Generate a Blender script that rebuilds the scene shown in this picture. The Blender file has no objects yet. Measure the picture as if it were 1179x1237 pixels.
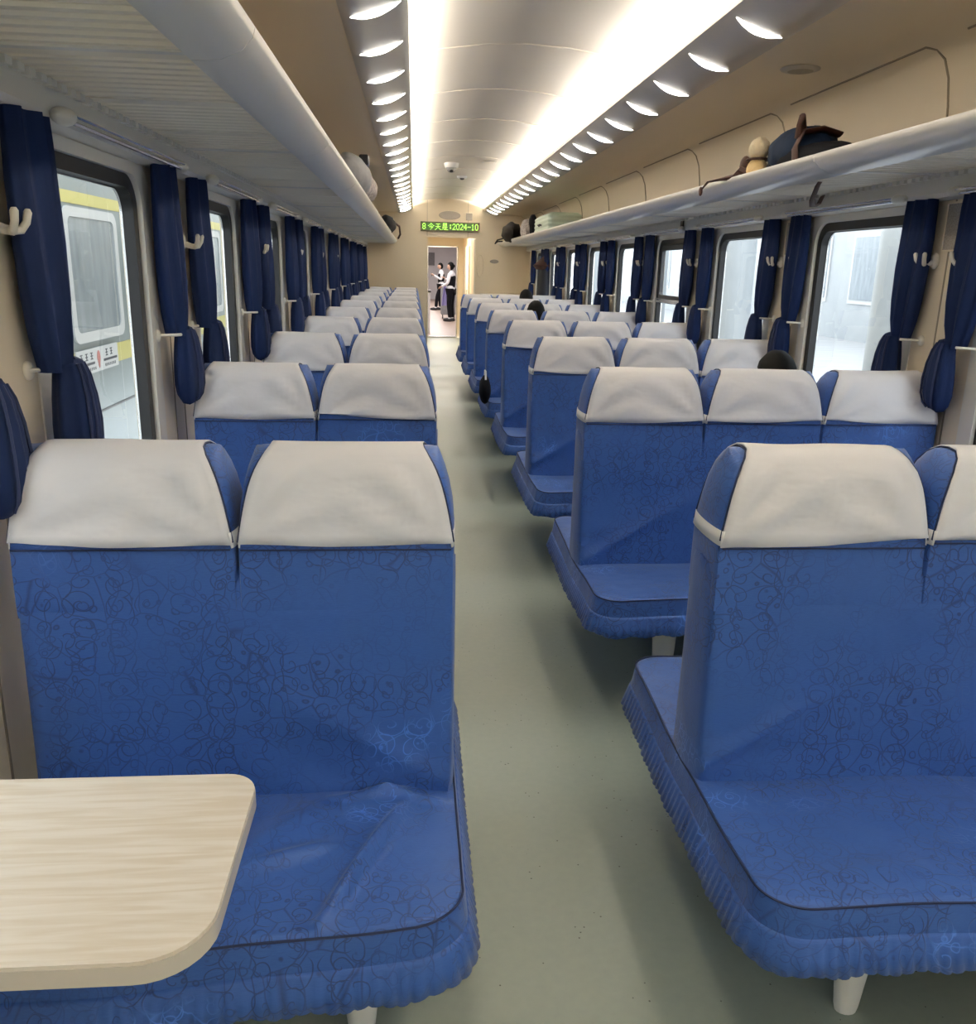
import bpy, bmesh, math, random
from mathutils import Vector, Matrix, noise

C = bpy.context.scene.collection
SC = bpy.context.scene
PI = math.pi
random.seed(7)

# ------------------------------------------------------------------ camera
H = 1.55
FPX, PIT, YAW, ROL = 1048.6, .2742, .088, .0233
fw = Vector((math.sin(YAW)*math.cos(PIT), math.cos(YAW)*math.cos(PIT), -math.sin(PIT)))
rt = Vector((math.cos(YAW), -math.sin(YAW), 0)); up = rt.cross(fw)
rt, up = math.cos(ROL)*rt+math.sin(ROL)*up, -math.sin(ROL)*rt+math.cos(ROL)*up
cam = bpy.data.cameras.new('camera'); co = bpy.data.objects.new('camera', cam); C.objects.link(co)
co.matrix_world = Matrix(((rt.x, up.x, -fw.x, 0), (rt.y, up.y, -fw.y, 0), (rt.z, up.z, -fw.z, H), (0, 0, 0, 1)))
cam.sensor_fit = 'HORIZONTAL'; cam.sensor_width = 36; cam.lens = 36*FPX/1179
cam.clip_start = .05; cam.clip_end = 200
SC.camera = co

# ------------------------------------------------------------------ world, lamps, exposure
SC.view_settings.view_transform = 'Standard'; SC.view_settings.look = 'None'
SC.view_settings.gamma = 1; SC.view_settings.use_curve_mapping = False
SC.view_settings.exposure = 0.78
w = bpy.data.worlds.new('world'); SC.world = w; w.use_nodes = True
w.node_tree.nodes['Background'].inputs[0].default_value = (.92, .96, 1, 1)
w.node_tree.nodes['Background'].inputs[1].default_value = 3.3
try:
    SC.cycles.max_bounces = 10; SC.cycles.diffuse_bounces = 6; SC.cycles.transparent_max_bounces = 24
    SC.cycles.use_denoising = True; SC.cycles.sample_clamp_indirect = 6
except Exception: pass

XL, XR, CX = -.867, 2.05, .59
YE = 16.0                     # end wall
Y0 = -4.6                     # behind the camera
PITCH = 1.5
ROW1 = 1.78

def lamp(name, loc, sx, sy, power, col, rot=(0, 0, 0), spread=PI):
    l = bpy.data.lights.new(name, 'AREA'); l.shape = 'RECTANGLE'; l.size = sx; l.size_y = sy
    l.energy = power; l.color = col; l.spread = spread
    o = bpy.data.objects.new(name, l); C.objects.link(o); o.location = loc; o.rotation_euler = rot
    return o
COVE = {-1: 210, 1: 430}
for s in (-1, 1):             # tubes lying in the two troughs of the ceiling, shining up
    lamp('cove_lamp', (CX+s*.70, (YE+Y0)/2, 2.515), .05, YE-Y0-.3, COVE[s], (1, .95, .87), (PI, s*-.45, 0))
lamp('passage_lamp', (.6, 18, 2.16), .5, .5, 22, (1, .92, .78))
lamp('next_car_lamp', (.6, 31, 2.38), 1.0, 20, 170, (1, .97, .95))

# ------------------------------------------------------------------ mesh helpers
class MB:
    def __init__(s): s.v = []; s.f = []; s.m = []
    def add(s, vs, fs, mi=0):
        n = len(s.v); s.v += [tuple(v) for v in vs]; s.f += [tuple(i+n for i in f) for f in fs]; s.m += [mi]*len(fs)
    def box(s, x0, x1, y0, y1, z0, z1, mi=0):
        s.add([(x0,y0,z0),(x1,y0,z0),(x1,y1,z0),(x0,y1,z0),(x0,y0,z1),(x1,y0,z1),(x1,y1,z1),(x0,y1,z1)],
              [(0,3,2,1),(4,5,6,7),(0,1,5,4),(1,2,6,5),(2,3,7,6),(3,0,4,7)], mi)
    def grid(s, rows, mi=0, cu=False, cv=False, flip=False):
        n = len(rows); m = len(rows[0]); vs = [p for r in rows for p in r]; fs = []
        for i in range(n if cu else n-1):
            for j in range(m if cv else m-1):
                a = i*m+j; b = i*m+(j+1) % m; c = ((i+1) % n)*m+(j+1) % m; d = ((i+1) % n)*m+j
                fs.append((a, d, c, b) if flip else (a, b, c, d))
        s.add(vs, fs, mi)
    def tube(s, pts, r, seg=8, mi=0, caps=True, squash=None):
        pts = [Vector(p) for p in pts]; rs = r if isinstance(r, (list, tuple)) else [r]*len(pts); rows = []
        prev = None
        for i, p in enumerate(pts):
            t = (pts[min(i+1, len(pts)-1)]-pts[max(i-1, 0)]).normalized()
            if prev is None:
                a = Vector((0, 0, 1)) if abs(t.z) < .9 else Vector((1, 0, 0)); n1 = t.cross(a).normalized()
            else: n1 = (prev-t*prev.dot(t)).normalized()
            prev = n1; n2 = t.cross(n1)
            q = squash or (1, 1)
            rows.append([p+n1*math.cos(2*PI*k/seg)*rs[i]*q[0]+n2*math.sin(2*PI*k/seg)*rs[i]*q[1] for k in range(seg)])
        n0 = len(s.v); s.grid(rows, mi, cv=True, flip=True)
        if caps:
            s.f.append(tuple(n0+k for k in range(seg))); s.m.append(mi)
            e = n0+(len(rows)-1)*seg; s.f.append(tuple(e+k for k in reversed(range(seg)))); s.m.append(mi)
    def prism(s, poly, f0, f1, mi=0):           # poly of 2-D points mapped by f0 / f1 to 3-D
        n = len(poly); s.add([f0(*p) for p in poly]+[f1(*p) for p in poly],
            [tuple(range(n))[::-1], tuple(range(n, 2*n))]+[(i, (i+1) % n, n+(i+1) % n, n+i) for i in range(n)], mi)
    def ellipsoid(s, c, r, nu=16, nv=10, mi=0, fn=None):
        rows = []
        for i in range(nv+1):
            th = PI*i/nv*.9999+.0001; row = []
            for j in range(nu):
                ph = 2*PI*j/nu; d = Vector((math.sin(th)*math.cos(ph), math.sin(th)*math.sin(ph), math.cos(th)))
                k = fn(d) if fn else 1
                row.append((c[0]+r[0]*d.x*k, c[1]+r[1]*d.y*k, c[2]+r[2]*d.z*k))
            rows.append(row)
        s.grid(rows, mi, cv=True)
    def build(s, name, mats, parent=None, smooth=35, origin=None, recalc=True, bevel=0):
        me = bpy.data.meshes.new(name); me.from_pydata(s.v, [], s.f)
        if not isinstance(mats, (list, tuple)): mats = [mats]
        for m in mats: me.materials.append(m)
        for p, mi in zip(me.polygons, s.m): p.material_index = mi
        bm = bmesh.new(); bm.from_mesh(me)
        bmesh.ops.remove_doubles(bm, verts=bm.verts, dist=1e-5)
        if recalc: bmesh.ops.recalc_face_normals(bm, faces=bm.faces)
        uv = bm.loops.layers.uv.new('UVMap')
        for f in bm.faces:                      # box-projected UVs in metres
            n = f.normal; ax = max(range(3), key=lambda k: abs(n[k])*(1, 1, 1)[k])
            for l in f.loops:
                c = l.vert.co; l[uv].uv = ((c.y, c.z), (c.x, c.z), (c.x, c.y))[ax]
        bm.to_mesh(me); bm.free()
        if smooth:
            for p in me.polygons: p.use_smooth = True
            me.set_sharp_from_angle(angle=math.radians(smooth))
        o = bpy.data.objects.new(name, me); C.objects.link(o)
        if origin is not None:
            me.transform(Matrix.Translation(-Vector(origin))); o.location = origin
        if parent: o.parent = parent
        if bevel:
            b = o.modifiers.new('bevel', 'BEVEL'); b.width = bevel; b.segments = 2; b.limit_method = 'ANGLE'
        return o

def tag(o, label=None, cat=None, group=None, kind=None):
    if label: o['label'] = label
    if cat: o['category'] = cat
    if group: o['group'] = group
    if kind: o['kind'] = kind
    return o
def empty(name, loc, label, cat, group=None):
    o = bpy.data.objects.new(name, None); C.objects.link(o); o.location = loc; o.empty_display_size = .1
    return tag(o, label, cat, group)
def struct(o): o['kind'] = 'structure'; return o
def children(o): return [c for c in C.objects if c.parent == o]
def copy_tree(o, parent=None):
    c = o.copy(); C.objects.link(c)
    if parent: c.parent = parent
    for ch in children(o): copy_tree(ch, c)
    return c
def loc_shift(parent, o): return o

# ------------------------------------------------------------------ materials
def mat(name, col, rough=.5, metal=0, spec=.5, emit=None, es=1, sheen=0):
    m = bpy.data.materials.new(name); m.use_nodes = True; b = m.node_tree.nodes['Principled BSDF']
    b.inputs['Base Color'].default_value = (*col, 1); b.inputs['Roughness'].default_value = rough
    b.inputs['Metallic'].default_value = metal; b.inputs['Specular IOR Level'].default_value = spec
    if sheen: b.inputs['Sheen Weight'].default_value = sheen
    if emit: b.inputs['Emission Color'].default_value = (*emit, 1); b.inputs['Emission Strength'].default_value = es
    return m
def nn(m, t, **kw):
    n = m.node_tree.nodes.new(t)
    for k, v in kw.items(): setattr(n, k, v)
    return n
def lk(m, a, b): m.node_tree.links.new(a, b)
def mathn(m, op, a, b=None, c=None, clamp=False):
    n = nn(m, 'ShaderNodeMath', operation=op, use_clamp=clamp)
    for i, x in enumerate((a, b, c)):
        if x is None: continue
        if isinstance(x, (int, float)): n.inputs[i].default_value = x
        else: lk(m, x, n.inputs[i])
    return n.outputs[0]
def mixc(m, fac, a, b):
    n = nn(m, 'ShaderNodeMix', data_type='RGBA')
    if isinstance(fac, (int, float)): n.inputs[0].default_value = fac
    else: lk(m, fac, n.inputs[0])
    for i, x in ((6, a), (7, b)):
        if isinstance(x, tuple): n.inputs[i].default_value = (*x, 1)
        else: lk(m, x, n.inputs[i])
    return n.outputs[2]
def noisy(m, c1, c2, scale=5, detail=4, bump=0, bscale=None, stretch=(1, 1, 1), dist=.01, coord='Position'):
    """colour varies between c1 and c2 with a noise; optional bump"""
    b = m.node_tree.nodes['Principled BSDF']
    if coord == 'Position': g = nn(m, 'ShaderNodeNewGeometry').outputs['Position']
    else: g = nn(m, 'ShaderNodeTexCoord').outputs[coord]
    mp = nn(m, 'ShaderNodeMapping'); mp.inputs['Scale'].default_value = stretch; lk(m, g, mp.inputs[0])
    n = nn(m, 'ShaderNodeTexNoise'); n.inputs['Scale'].default_value = scale; n.inputs['Detail'].default_value = detail
    lk(m, mp.outputs[0], n.inputs['Vector'])
    lk(m, mixc(m, n.outputs[0], c1, c2), b.inputs['Base Color'])
    if bump:
        n2 = nn(m, 'ShaderNodeTexNoise'); n2.inputs['Scale'].default_value = bscale or scale; n2.inputs['Detail'].default_value = 3
        lk(m, mp.outputs[0], n2.inputs['Vector'])
        bp = nn(m, 'ShaderNodeBump'); bp.inputs['Strength'].default_value = bump; bp.inputs['Distance'].default_value = dist
        lk(m, n2.outputs[0], bp.inputs['Height']); lk(m, bp.outputs[0], b.inputs['Normal'])
    return m

def damask(name, base, dark, light, rough=.55):
    """blue jacquard: mirrored spiral scrolls, rings and small flowers woven into the cloth"""
    m = mat(name, base, rough, sheen=.15); b = m.node_tree.nodes['Principled BSDF']
    uv = nn(m, 'ShaderNodeTexCoord').outputs['UV']
    wn = nn(m, 'ShaderNodeTexNoise'); wn.inputs['Scale'].default_value = 9; lk(m, uv, wn.inputs['Vector'])
    wa = nn(m, 'ShaderNodeVectorMath', operation='MULTIPLY_ADD'); lk(m, wn.outputs['Color'], wa.inputs[0])
    wa.inputs[1].default_value = (.045, .045, 0); lk(m, uv, wa.inputs[2])
    sx = nn(m, 'ShaderNodeSeparateXYZ'); lk(m, wa.outputs[0], sx.inputs[0])
    X, Y = sx.outputs[0], sx.outputs[1]
    acc = None
    def line(v, wdt): return mathn(m, 'SUBTRACT', 1, mathn(m, 'MULTIPLY', mathn(m, 'ABSOLUTE', v), 1/wdt), clamp=True)
    def spiral(tx, ty, ox, oy, R, turns, k=1, wd=.22):
        nonlocal acc
        px = mathn(m, 'SUBTRACT', mathn(m, 'PINGPONG', mathn(m, 'ADD', X, ox), tx), R*1.05)
        py = mathn(m, 'SUBTRACT', mathn(m, 'PINGPONG', mathn(m, 'ADD', Y, oy), ty), ty*.5)
        r = mathn(m, 'SQRT', mathn(m, 'ADD', mathn(m, 'MULTIPLY', px, px), mathn(m, 'MULTIPLY', py, py)))
        th = mathn(m, 'ARCTAN2', py, px)
        ph = mathn(m, 'SINE', mathn(m, 'ADD', mathn(m, 'MULTIPLY', th, .5*k), mathn(m, 'MULTIPLY', r, turns*PI/R)))
        msk = mathn(m, 'LESS_THAN', r, R)
        v = mathn(m, 'MULTIPLY', line(ph, wd), msk)
        acc = v if acc is None else mathn(m, 'MAXIMUM', acc, v)
    spiral(.068, .095, 0, 0, .032, 1.6, 1, .26)
    spiral(.068, .095, .068, .047, .026, 1.3, -1, .26)
    spiral(.15, .055, .03, .02, .045, 1.2, 1, .15)
    v = nn(m, 'ShaderNodeTexVoronoi'); v.inputs['Scale'].default_value = 34; v.inputs['Randomness'].default_value = .8
    lk(m, wa.outputs[0], v.inputs['Vector'])
    ring = line(mathn(m, 'SUBTRACT', v.outputs['Distance'], .30), .05)
    acc = mathn(m, 'MAXIMUM', acc, mathn(m, 'MULTIPLY', ring, .8))
    v3 = nn(m, 'ShaderNodeTexVoronoi', feature='DISTANCE_TO_EDGE'); v3.inputs['Scale'].default_value = 16; lk(m, wa.outputs[0], v3.inputs['Vector'])
    acc = mathn(m, 'MAXIMUM', acc, mathn(m, 'MULTIPLY', line(v3.outputs['Distance'], .03), .7))
    # the figure is strong in places and worn away in others
    g = nn(m, 'ShaderNodeNewGeometry').outputs['Position']
    n = nn(m, 'ShaderNodeTexNoise'); n.inputs['Scale'].default_value = 4.5; n.inputs['Detail'].default_value = 2; lk(m, g, n.inputs['Vector'])
    fade = mathn(m, 'MULTIPLY', mathn(m, 'SUBTRACT', n.outputs[0], .33, clamp=True), 4.5, clamp=True)
    figure = mathn(m, 'MULTIPLY', acc, fade)
    wv = nn(m, 'ShaderNodeTexNoise'); wv.inputs['Scale'].default_value = 260; mp = nn(m, 'ShaderNodeMapping')
    mp.inputs['Scale'].default_value = (.25, 2.2, 1); lk(m, uv, mp.inputs[0]); lk(m, mp.outputs[0], wv.inputs['Vector'])
    c = mixc(m, wv.outputs[0], base, light)
    n5 = nn(m, 'ShaderNodeTexNoise'); n5.inputs['Scale'].default_value = 2.3; lk(m, g, n5.inputs['Vector'])
    tone = mixc(m, mathn(m, 'MULTIPLY', mathn(m, 'SUBTRACT', n5.outputs[0], .61, clamp=True), 14, clamp=True), dark, tuple(min(1, q*1.9+.02) for q in light))
    lk(m, mixc(m, mathn(m, 'MULTIPLY', figure, .85), c, tone), b.inputs['Base Color'])
    rr = mathn(m, 'MULTIPLY_ADD', figure, -.12, rough); lk(m, rr, b.inputs['Roughness'])
    n2 = nn(m, 'ShaderNodeTexNoise'); n2.inputs['Scale'].default_value = 5; n2.inputs['Detail'].default_value = 2; lk(m, g, n2.inputs['Vector'])
    b1 = nn(m, 'ShaderNodeBump'); b1.inputs['Strength'].default_value = .35; b1.inputs['Distance'].default_value = .03; lk(m, n2.outputs[0], b1.inputs['Height'])
    b2 = nn(m, 'ShaderNodeBump'); b2.inputs['Strength'].default_value = .22; b2.inputs['Distance'].default_value = .002
    lk(m, mathn(m, 'ADD', figure, mathn(m, 'MULTIPLY', wv.outputs[0], .5)), b2.inputs['Height'])
    lk(m, b1.outputs[0], b2.inputs['Normal']); lk(m, b2.outputs[0], b.inputs['Normal'])
    return m

M = {}
M['blue'] = damask('blue_damask', (.015, .070, .295), (.002, .009, .060), (.028, .108, .39))
M['seam'] = mat('navy_piping', (.008, .018, .07), .7)
M['white'] = noisy(mat('white_cotton', (.80, .79, .81), .85), (.79, .78, .81), (.84, .83, .86), 3, 2, .30, 7, (1, 1, 2.0), .02)
M['band'] = mat('white_elastic', (.82, .81, .80), .8)
M['navy'] = noisy(mat('navy_curtain', (.005, .015, .065), .75, spec=.2), (.004, .011, .047), (.007, .021, .085), 14, 3, .3, 30, (1, 1, .3), .01)
M['beige'] = noisy(mat('beige_panel', (.79, .68, .51), .38), (.78, .675, .51), (.83, .73, .57), 1.2, 3)
M['cream'] = noisy(mat('cream_surround', (.80, .77, .69), .35), (.79, .755, .67), (.82, .79, .71), 2, 2)
M['rack'] = noisy(mat('rack_white', (.74, .71, .65), .3), (.70, .67, .61), (.76, .73, .67), 2, 2)
M['lip'] = noisy(mat('rack_lip', (.66, .66, .65), .28), (.63, .62, .60), (.69, .68, .66), 2, 2)
M['slat'] = mat('rack_slat', (.86, .79, .66), .45)
M['gap_shade'] = mat('rack_gap_shade', (.20, .15, .095), .6)  # dark brown stands in for the shade between the rack slats
M['ceiling'] = noisy(mat('ceiling_panel', (.62, .57, .49), .42), (.58, .53, .45), (.66, .61, .53), 1.5, 3, .12, 1.4, (1, .5, 1), .05)
M['strip'] = noisy(mat('light_strip', (.55, .52, .47), .3, .35), (.50, .47, .43), (.60, .57, .52), 3, 3)
M['groove'] = mat('panel_groove', (.30, .25, .18), .6)
M['lens'] = mat('lamp_lens', (1, 1, 1), .5, emit=(1, .96, .88), es=13)
M['rubber'] = mat('black_rubber', (.012, .012, .014), .45)
M['plastic'] = mat('ivory_plastic', (.78, .74, .64), .3)
M['wplastic'] = mat('white_plastic', (.85, .85, .84), .3)
M['chrome'] = mat('aluminium', (.68, .68, .69), .25, .9)
M['steel'] = mat('leg_paint', (.80, .80, .79), .35)
M['dark'] = mat('dark_metal', (.06, .06, .065), .5)
M['mesh'] = noisy(mat('vent_grille', (.35, .32, .27), .6), (.16, .14, .12), (.5, .46, .40), 160, 1)
M['hair'] = mat('black_hair', (.004, .004, .004), .7, spec=.15)
M['skin'] = mat('skin', (.55, .34, .24), .55)
M['shirt'] = mat('white_shirt', (.80, .80, .82), .8)
M['black'] = mat('black_cloth', (.006, .006, .009), .85, spec=.2)
M['purple'] = mat('purple_cloth', (.28, .25, .50), .8)
M['jacket'] = mat('dark_jacket', (.015, .017, .025), .85)
M['signbox'] = mat('sign_box', (.10, .075, .04), .4)
M['led'] = mat('led_dots', (.3, 1, .1), .5, emit=(.50, .95, .14), es=1.1)
M['ledoff'] = mat('led_board', (.012, .03, .008), .5, emit=(.05, .14, .02), es=.5)
M['mint'] = noisy(mat('mint_suitcase', (.55, .68, .56), .35), (.55, .66, .54), (.62, .74, .62), 4, 2)
M['brown'] = mat('brown_leather', (.055, .016, .008), .6)
M['navybag'] = noisy(mat('navy_nylon', (.007, .018, .045), .7, spec=.2), (.006, .013, .033), (.012, .030, .07), 12, 3, .5, 14)
M['yellow'] = noisy(mat('yellow_plush', (.75, .52, .20), .9), (.80, .56, .24), (.86, .68, .40), 30, 3, .6, 60)
M['greybag'] = noisy(mat('grey_bag', (.25, .25, .26), .7), (.18, .18, .19), (.34, .34, .35), 18, 3)
M['floral'] = noisy(mat('patterned_bag', (.3, .3, .3), .7), (.04, .03, .05), (.75, .68, .62), 45, 1)

def wood():
    m = mat('pale_oak', (.80, .70, .54), .32); b = m.node_tree.nodes['Principled BSDF']
    g = nn(m, 'ShaderNodeNewGeometry').outputs['Position']; mp = nn(m, 'ShaderNodeMapping'); mp.inputs['Scale'].default_value = (1.2, 16, 1)
    lk(m, g, mp.inputs[0]); n = nn(m, 'ShaderNodeTexNoise'); n.inputs['Scale'].default_value = 5; n.inputs['Detail'].default_value = 7
    n.inputs['Distortion'].default_value = .6; lk(m, mp.outputs[0], n.inputs['Vector'])
    cr = nn(m, 'ShaderNodeValToRGB'); cr.color_ramp.elements[0].position = .38; cr.color_ramp.elements[1].position = .62
    cr.color_ramp.elements[0].color = (.74, .65, .52, 1); cr.color_ramp.elements[1].color = (.84, .77, .67, 1)
    lk(m, n.outputs[0], cr.inputs[0]); lk(m, cr.outputs[0], b.inputs['Base Color']); return m
M['wood'] = wood()
M['woodedge'] = mat('table_edge', (.66, .60, .52), .35)

def lino():
    m = mat('floor_lino', (.30, .33, .27), .22); b = m.node_tree.nodes['Principled BSDF']
    g = nn(m, 'ShaderNodeNewGeometry').outputs['Position']
    n = nn(m, 'ShaderNodeTexNoise'); n.inputs['Scale'].default_value = 1.1; n.inputs['Detail'].default_value = 4; lk(m, g, n.inputs['Vector'])
    c = mixc(m, n.outputs[0], (.21, .27, .25), (.33, .37, .31))
    n1 = nn(m, 'ShaderNodeTexNoise'); n1.inputs['Scale'].default_value = 40; n1.inputs['Detail'].default_value = 4; lk(m, g, n1.inputs['Vector'])
    c = mixc(m, mathn(m, 'MULTIPLY', n1.outputs[0], .35), c, (.40, .43, .36))
    v = nn(m, 'ShaderNodeTexVoronoi'); v.inputs['Scale'].default_value = 38; lk(m, g, v.inputs['Vector'])
    sp = mathn(m, 'LESS_THAN', v.outputs['Distance'], .085)
    n3 = nn(m, 'ShaderNodeTexNoise'); n3.inputs['Scale'].default_value = 7; lk(m, g, n3.inputs['Vector'])
    sp = mathn(m, 'MULTIPLY', sp, mathn(m, 'GREATER_THAN', n3.outputs[0], .52))
    c = mixc(m, mathn(m, 'MULTIPLY', sp, .85), c, (.05, .055, .05))
    lk(m, c, b.inputs['Base Color'])
    lk(m, mathn(m, 'MULTIPLY_ADD', n.outputs[0], .25, .28), b.inputs['Roughness'])
    bp = nn(m, 'ShaderNodeBump'); bp.inputs['Strength'].default_value = .08; bp.inputs['Distance'].default_value = .01
    n4 = nn(m, 'ShaderNodeTexNoise'); n4.inputs['Scale'].default_value = 9; lk(m, g, n4.inputs['Vector'])
    lk(m, n4.outputs[0], bp.inputs['Height']); lk(m, bp.outputs[0], b.inputs['Normal'])
    return m
M['floor'] = lino()

def glass():
    m = bpy.data.materials.new('window_glass'); m.use_nodes = True; nt = m.node_tree; nt.nodes.clear()
    o = nn(m, 'ShaderNodeOutputMaterial'); t = nn(m, 'ShaderNodeBsdfTransparent'); t.inputs[0].default_value = (.86, .90, .90, 1)
    gl = nn(m, 'ShaderNodeBsdfGlossy'); gl.inputs['Roughness'].default_value = .02
    mx = nn(m, 'ShaderNodeMixShader'); mx.inputs[0].default_value = .10
    lk(m, t.outputs[0], mx.inputs[1]); lk(m, gl.outputs[0], mx.inputs[2]); lk(m, mx.outputs[0], o.inputs[0]); return m
M['glass'] = glass()

# ------------------------------------------------------------------ room shell
mb = MB(); mb.box(XL-.1, XR+.1, Y0, 20.05, -.04, 0); struct(mb.build('floor', M['floor'], smooth=0))

WYN = {-1: 2.17, 1: 2.07}; WY1, WZ0, WZ1 = 3.01, .86, 1.815         # first window opening, repeated every PITCH
NW = range(-4, 9)
def side_wall(s, name):
    X = XL if s < 0 else XR; mb = MB()
    f = lambda y, z, d: (X+s*d, y, z)
    ys = [Y0]
    for k in NW:
        a, b = WYN[s]+k*PITCH, WY1+k*PITCH
        if a < Y0: a = Y0
        ys += [a, b]
    ys.append(YE)
    for i in range(len(ys)-1):
        a, b = ys[i], ys[i+1]
        if b <= a: continue
        x0, x1 = sorted((X, X+s*.07))
        if i % 2 == 0: mb.box(x0, x1, a, b, 0, 1.845)
        else: mb.box(x0, x1, a, b, 0, WZ0); mb.box(x0, x1, a, b, WZ1, 1.845)
    # everything above the windows: fascia, upper panel bending in to the light strip
    prof = [(1.46, 1.845), (1.425, 1.86), (1.41, 1.93), (1.45, 1.95), (1.45, 2.05), (1.44, 2.18), (1.425, 2.28), (1.40, 2.345), (1.36, 2.395), (1.30, 2.43), (1.22, 2.447), (1.08, 2.452), (.90, 2.448), (.84, 2.45), (.84, 2.56)]
    rows = [[(CX+s*d, y, z) for d, z in prof] for y in (Y0, YE)]
    mb.grid(rows)
    return struct(mb.build(name, M['beige'], smooth=50, recalc=False))
side_wall(-1, 'wall_left'); side_wall(1, 'wall_right')

# panel grooves on the piers and the upper panels, vents
def grooves(s, name):
    X = XL if s < 0 else XR; mb = MB()
    prof = [(1.448, 1.955), (1.448, 2.05), (1.438, 2.18), (1.423, 2.28), (1.398, 2.343)]
    for k in range(-3, 10):
        y = 3.52+k*PITCH-.07
        if s < 0: y += .0
        pts = [Vector((CX+s*d, y, z)) for d, z in prof]
        q = Vector((CX+s*1.375, y+.02, 2.378)); e = Vector((CX+s*1.355, y+.07, 2.396)); l = Vector((CX+s*1.352, y+1.3, 2.398))
        mb.tube(pts+[q, e, l], .0045, 5)
    for k in range(-3, 9):
        for dy in (.16, .30) if s > 0 else (.20, .33):
            y = WY1+k*PITCH+dy+.02
            x0, x1 = sorted((X-s*.002, X+s*.002)); mb.box(x0, x1, y-.004, y+.004, .3, 1.84)
    return struct(mb.build(name, M['groove'], smooth=60))
grooves(-1, 'trim_1'); grooves(1, 'trim_2')

# ceiling: arched centre
arch = [(-.95, 2.555), (-.84, 2.585), (-.66, 2.615), (-.45, 2.65), (-.22, 2.68), (0, 2.69), (.22, 2.68), (.45, 2.65), (.66, 2.615), (.84, 2.585), (.95, 2.555)]
mb = MB(); mb.grid([[(CX+d, y, z) for d, z in arch] for y in (Y0, YE)])
mb.box(CX-1.6, CX+1.6, Y0, YE, 2.74, 2.78)
struct(mb.build('ceiling', M['ceiling'], smooth=60, recalc=False))
mb = MB()
for k in range(-1, 13):
    y = 1.4+k*1.21
    mb.tube([(CX+d, y, z-.001) for d, z in arch[1:-1]], .005, 5)
struct(mb.build('trim_3', M['ceiling'], smooth=60))
# baseboard / heater casing along both walls
for s, n in ((-1, 'baseboard_left'), (1, 'baseboard_right')):
    X = XL if s < 0 else XR; mb = MB(); x0, x1 = sorted((X-s*.06, X)); mb.box(x0, x1, Y0, YE, .0, .16)
    struct(mb.build(n, M['chrome'], smooth=0))

# end wall with the passage opening
OX0, OX1, OZ = .235, 1.085, 2.045
mb = MB()
mb.box(XL, OX0, YE, YE+.05, 0, 2.75); mb.box(OX1, XR, YE, YE+.05, 0, 2.75); mb.box(OX0, OX1, YE, YE+.05, OZ, 2.75)
struct(mb.build('wall_end', M['beige'], smooth=0))
mb = MB(); mb.box(XL-.1, XR+.1, Y0-.05, Y0, 0, 2.75); struct(mb.build('wall_back', M['beige'], smooth=0))
mb = MB()
for x in (.235-.01, .94): mb.box(x, x+.006, YE-.003, YE, OZ+.02, 2.68)
struct(mb.build('trim_4', M['groove'], smooth=0))
# passage beyond
mb = MB(); mb.box(.14, .19, YE+.05, 20.1, 0, 2.2); mb.box(OX1, OX1+.05, YE+.05, 20.1, 0, 2.2)
struct(mb.build('wall_passage', M['beige'], smooth=0))
mb = MB(); mb.box(.14, OX1+.05, YE+.05, 20.1, 2.2, 2.25); struct(mb.build('ceiling_passage', M['beige'], smooth=0))
mb = MB(); mb.box(.14, .30, 20.1, 20.16, 0, 2.2); mb.box(.95, OX1+.05, 20.1, 20.16, 0, 2.2); mb.box(.30, .95, 20.1, 20.16, 1.965, 2.2)
struct(mb.build('wall_far', M['beige'], smooth=0))
mb = MB(); mb.box(.30, .95, 20.02, 20.2, 0, .03); mb.box(.285, .31, 20.06, 20.1, 0, 1.98); mb.box(.94, .965, 20.06, 20.1, 0, 1.98); mb.box(.285, .965, 20.06, 20.1, 1.965, 1.985)
struct(mb.build('trim_5', M['chrome'], smooth=0))
# yellow-lit side door of the passage
mb = MB(); mb.box(OX1-.03, OX1, 17.6, 18.5, 0, 1.95); d = struct(mb.build('door_1', M['cream'], smooth=0, bevel=.004))
mb = MB(); mb.tube([(OX1-.05, 17.7, 1.0), (OX1-.05, 17.7, 1.12)], .012); mb.box(OX1-.05, OX1-.03, 17.69, 17.71, 1.0, 1.015); mb.box(OX1-.05, OX1-.03, 17.69, 17.71, 1.1, 1.115)
mb.build('door_handle', M['chrome'], d)
mb = MB(); mb.box(OX1-.015, OX1, 16.07, 16.16, 0, 2.03); struct(mb.build('trim_6', M['cream'], smooth=0))
# next car
mnext = noisy(mat('next_floor', (.55, .42, .34), .4), (.42, .31, .25), (.54, .42, .35), 4, 3)
mwh = noisy(mat('next_wall', (.80, .79, .80), .5), (.72, .71, .73), (.86, .85, .86), 2, 3)
mb = MB(); mb.box(-.9, 2.1, 20.16, 44, -.04, 0); struct(mb.build('floor_next_car', mnext, smooth=0))
mb = MB(); mb.box(-.95, -.9, 20.16, 44, 0, 2.5); mb.box(2.1, 2.15, 20.16, 44, 0, 2.5); mb.box(-.95, 2.15, 44, 44.1, 0, 2.5)
mb.box(-.9, .30, 20.16, 20.2, 0, 2.5); mb.box(.95, 2.1, 20.16, 20.2, 0, 2.5); struct(mb.build('wall_next_car', mwh, smooth=0))
mb = MB(); mb.box(-.95, 2.15, 20.16, 44, 2.5, 2.55); struct(mb.build('ceiling_next_car', mwh, smooth=0))

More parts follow.
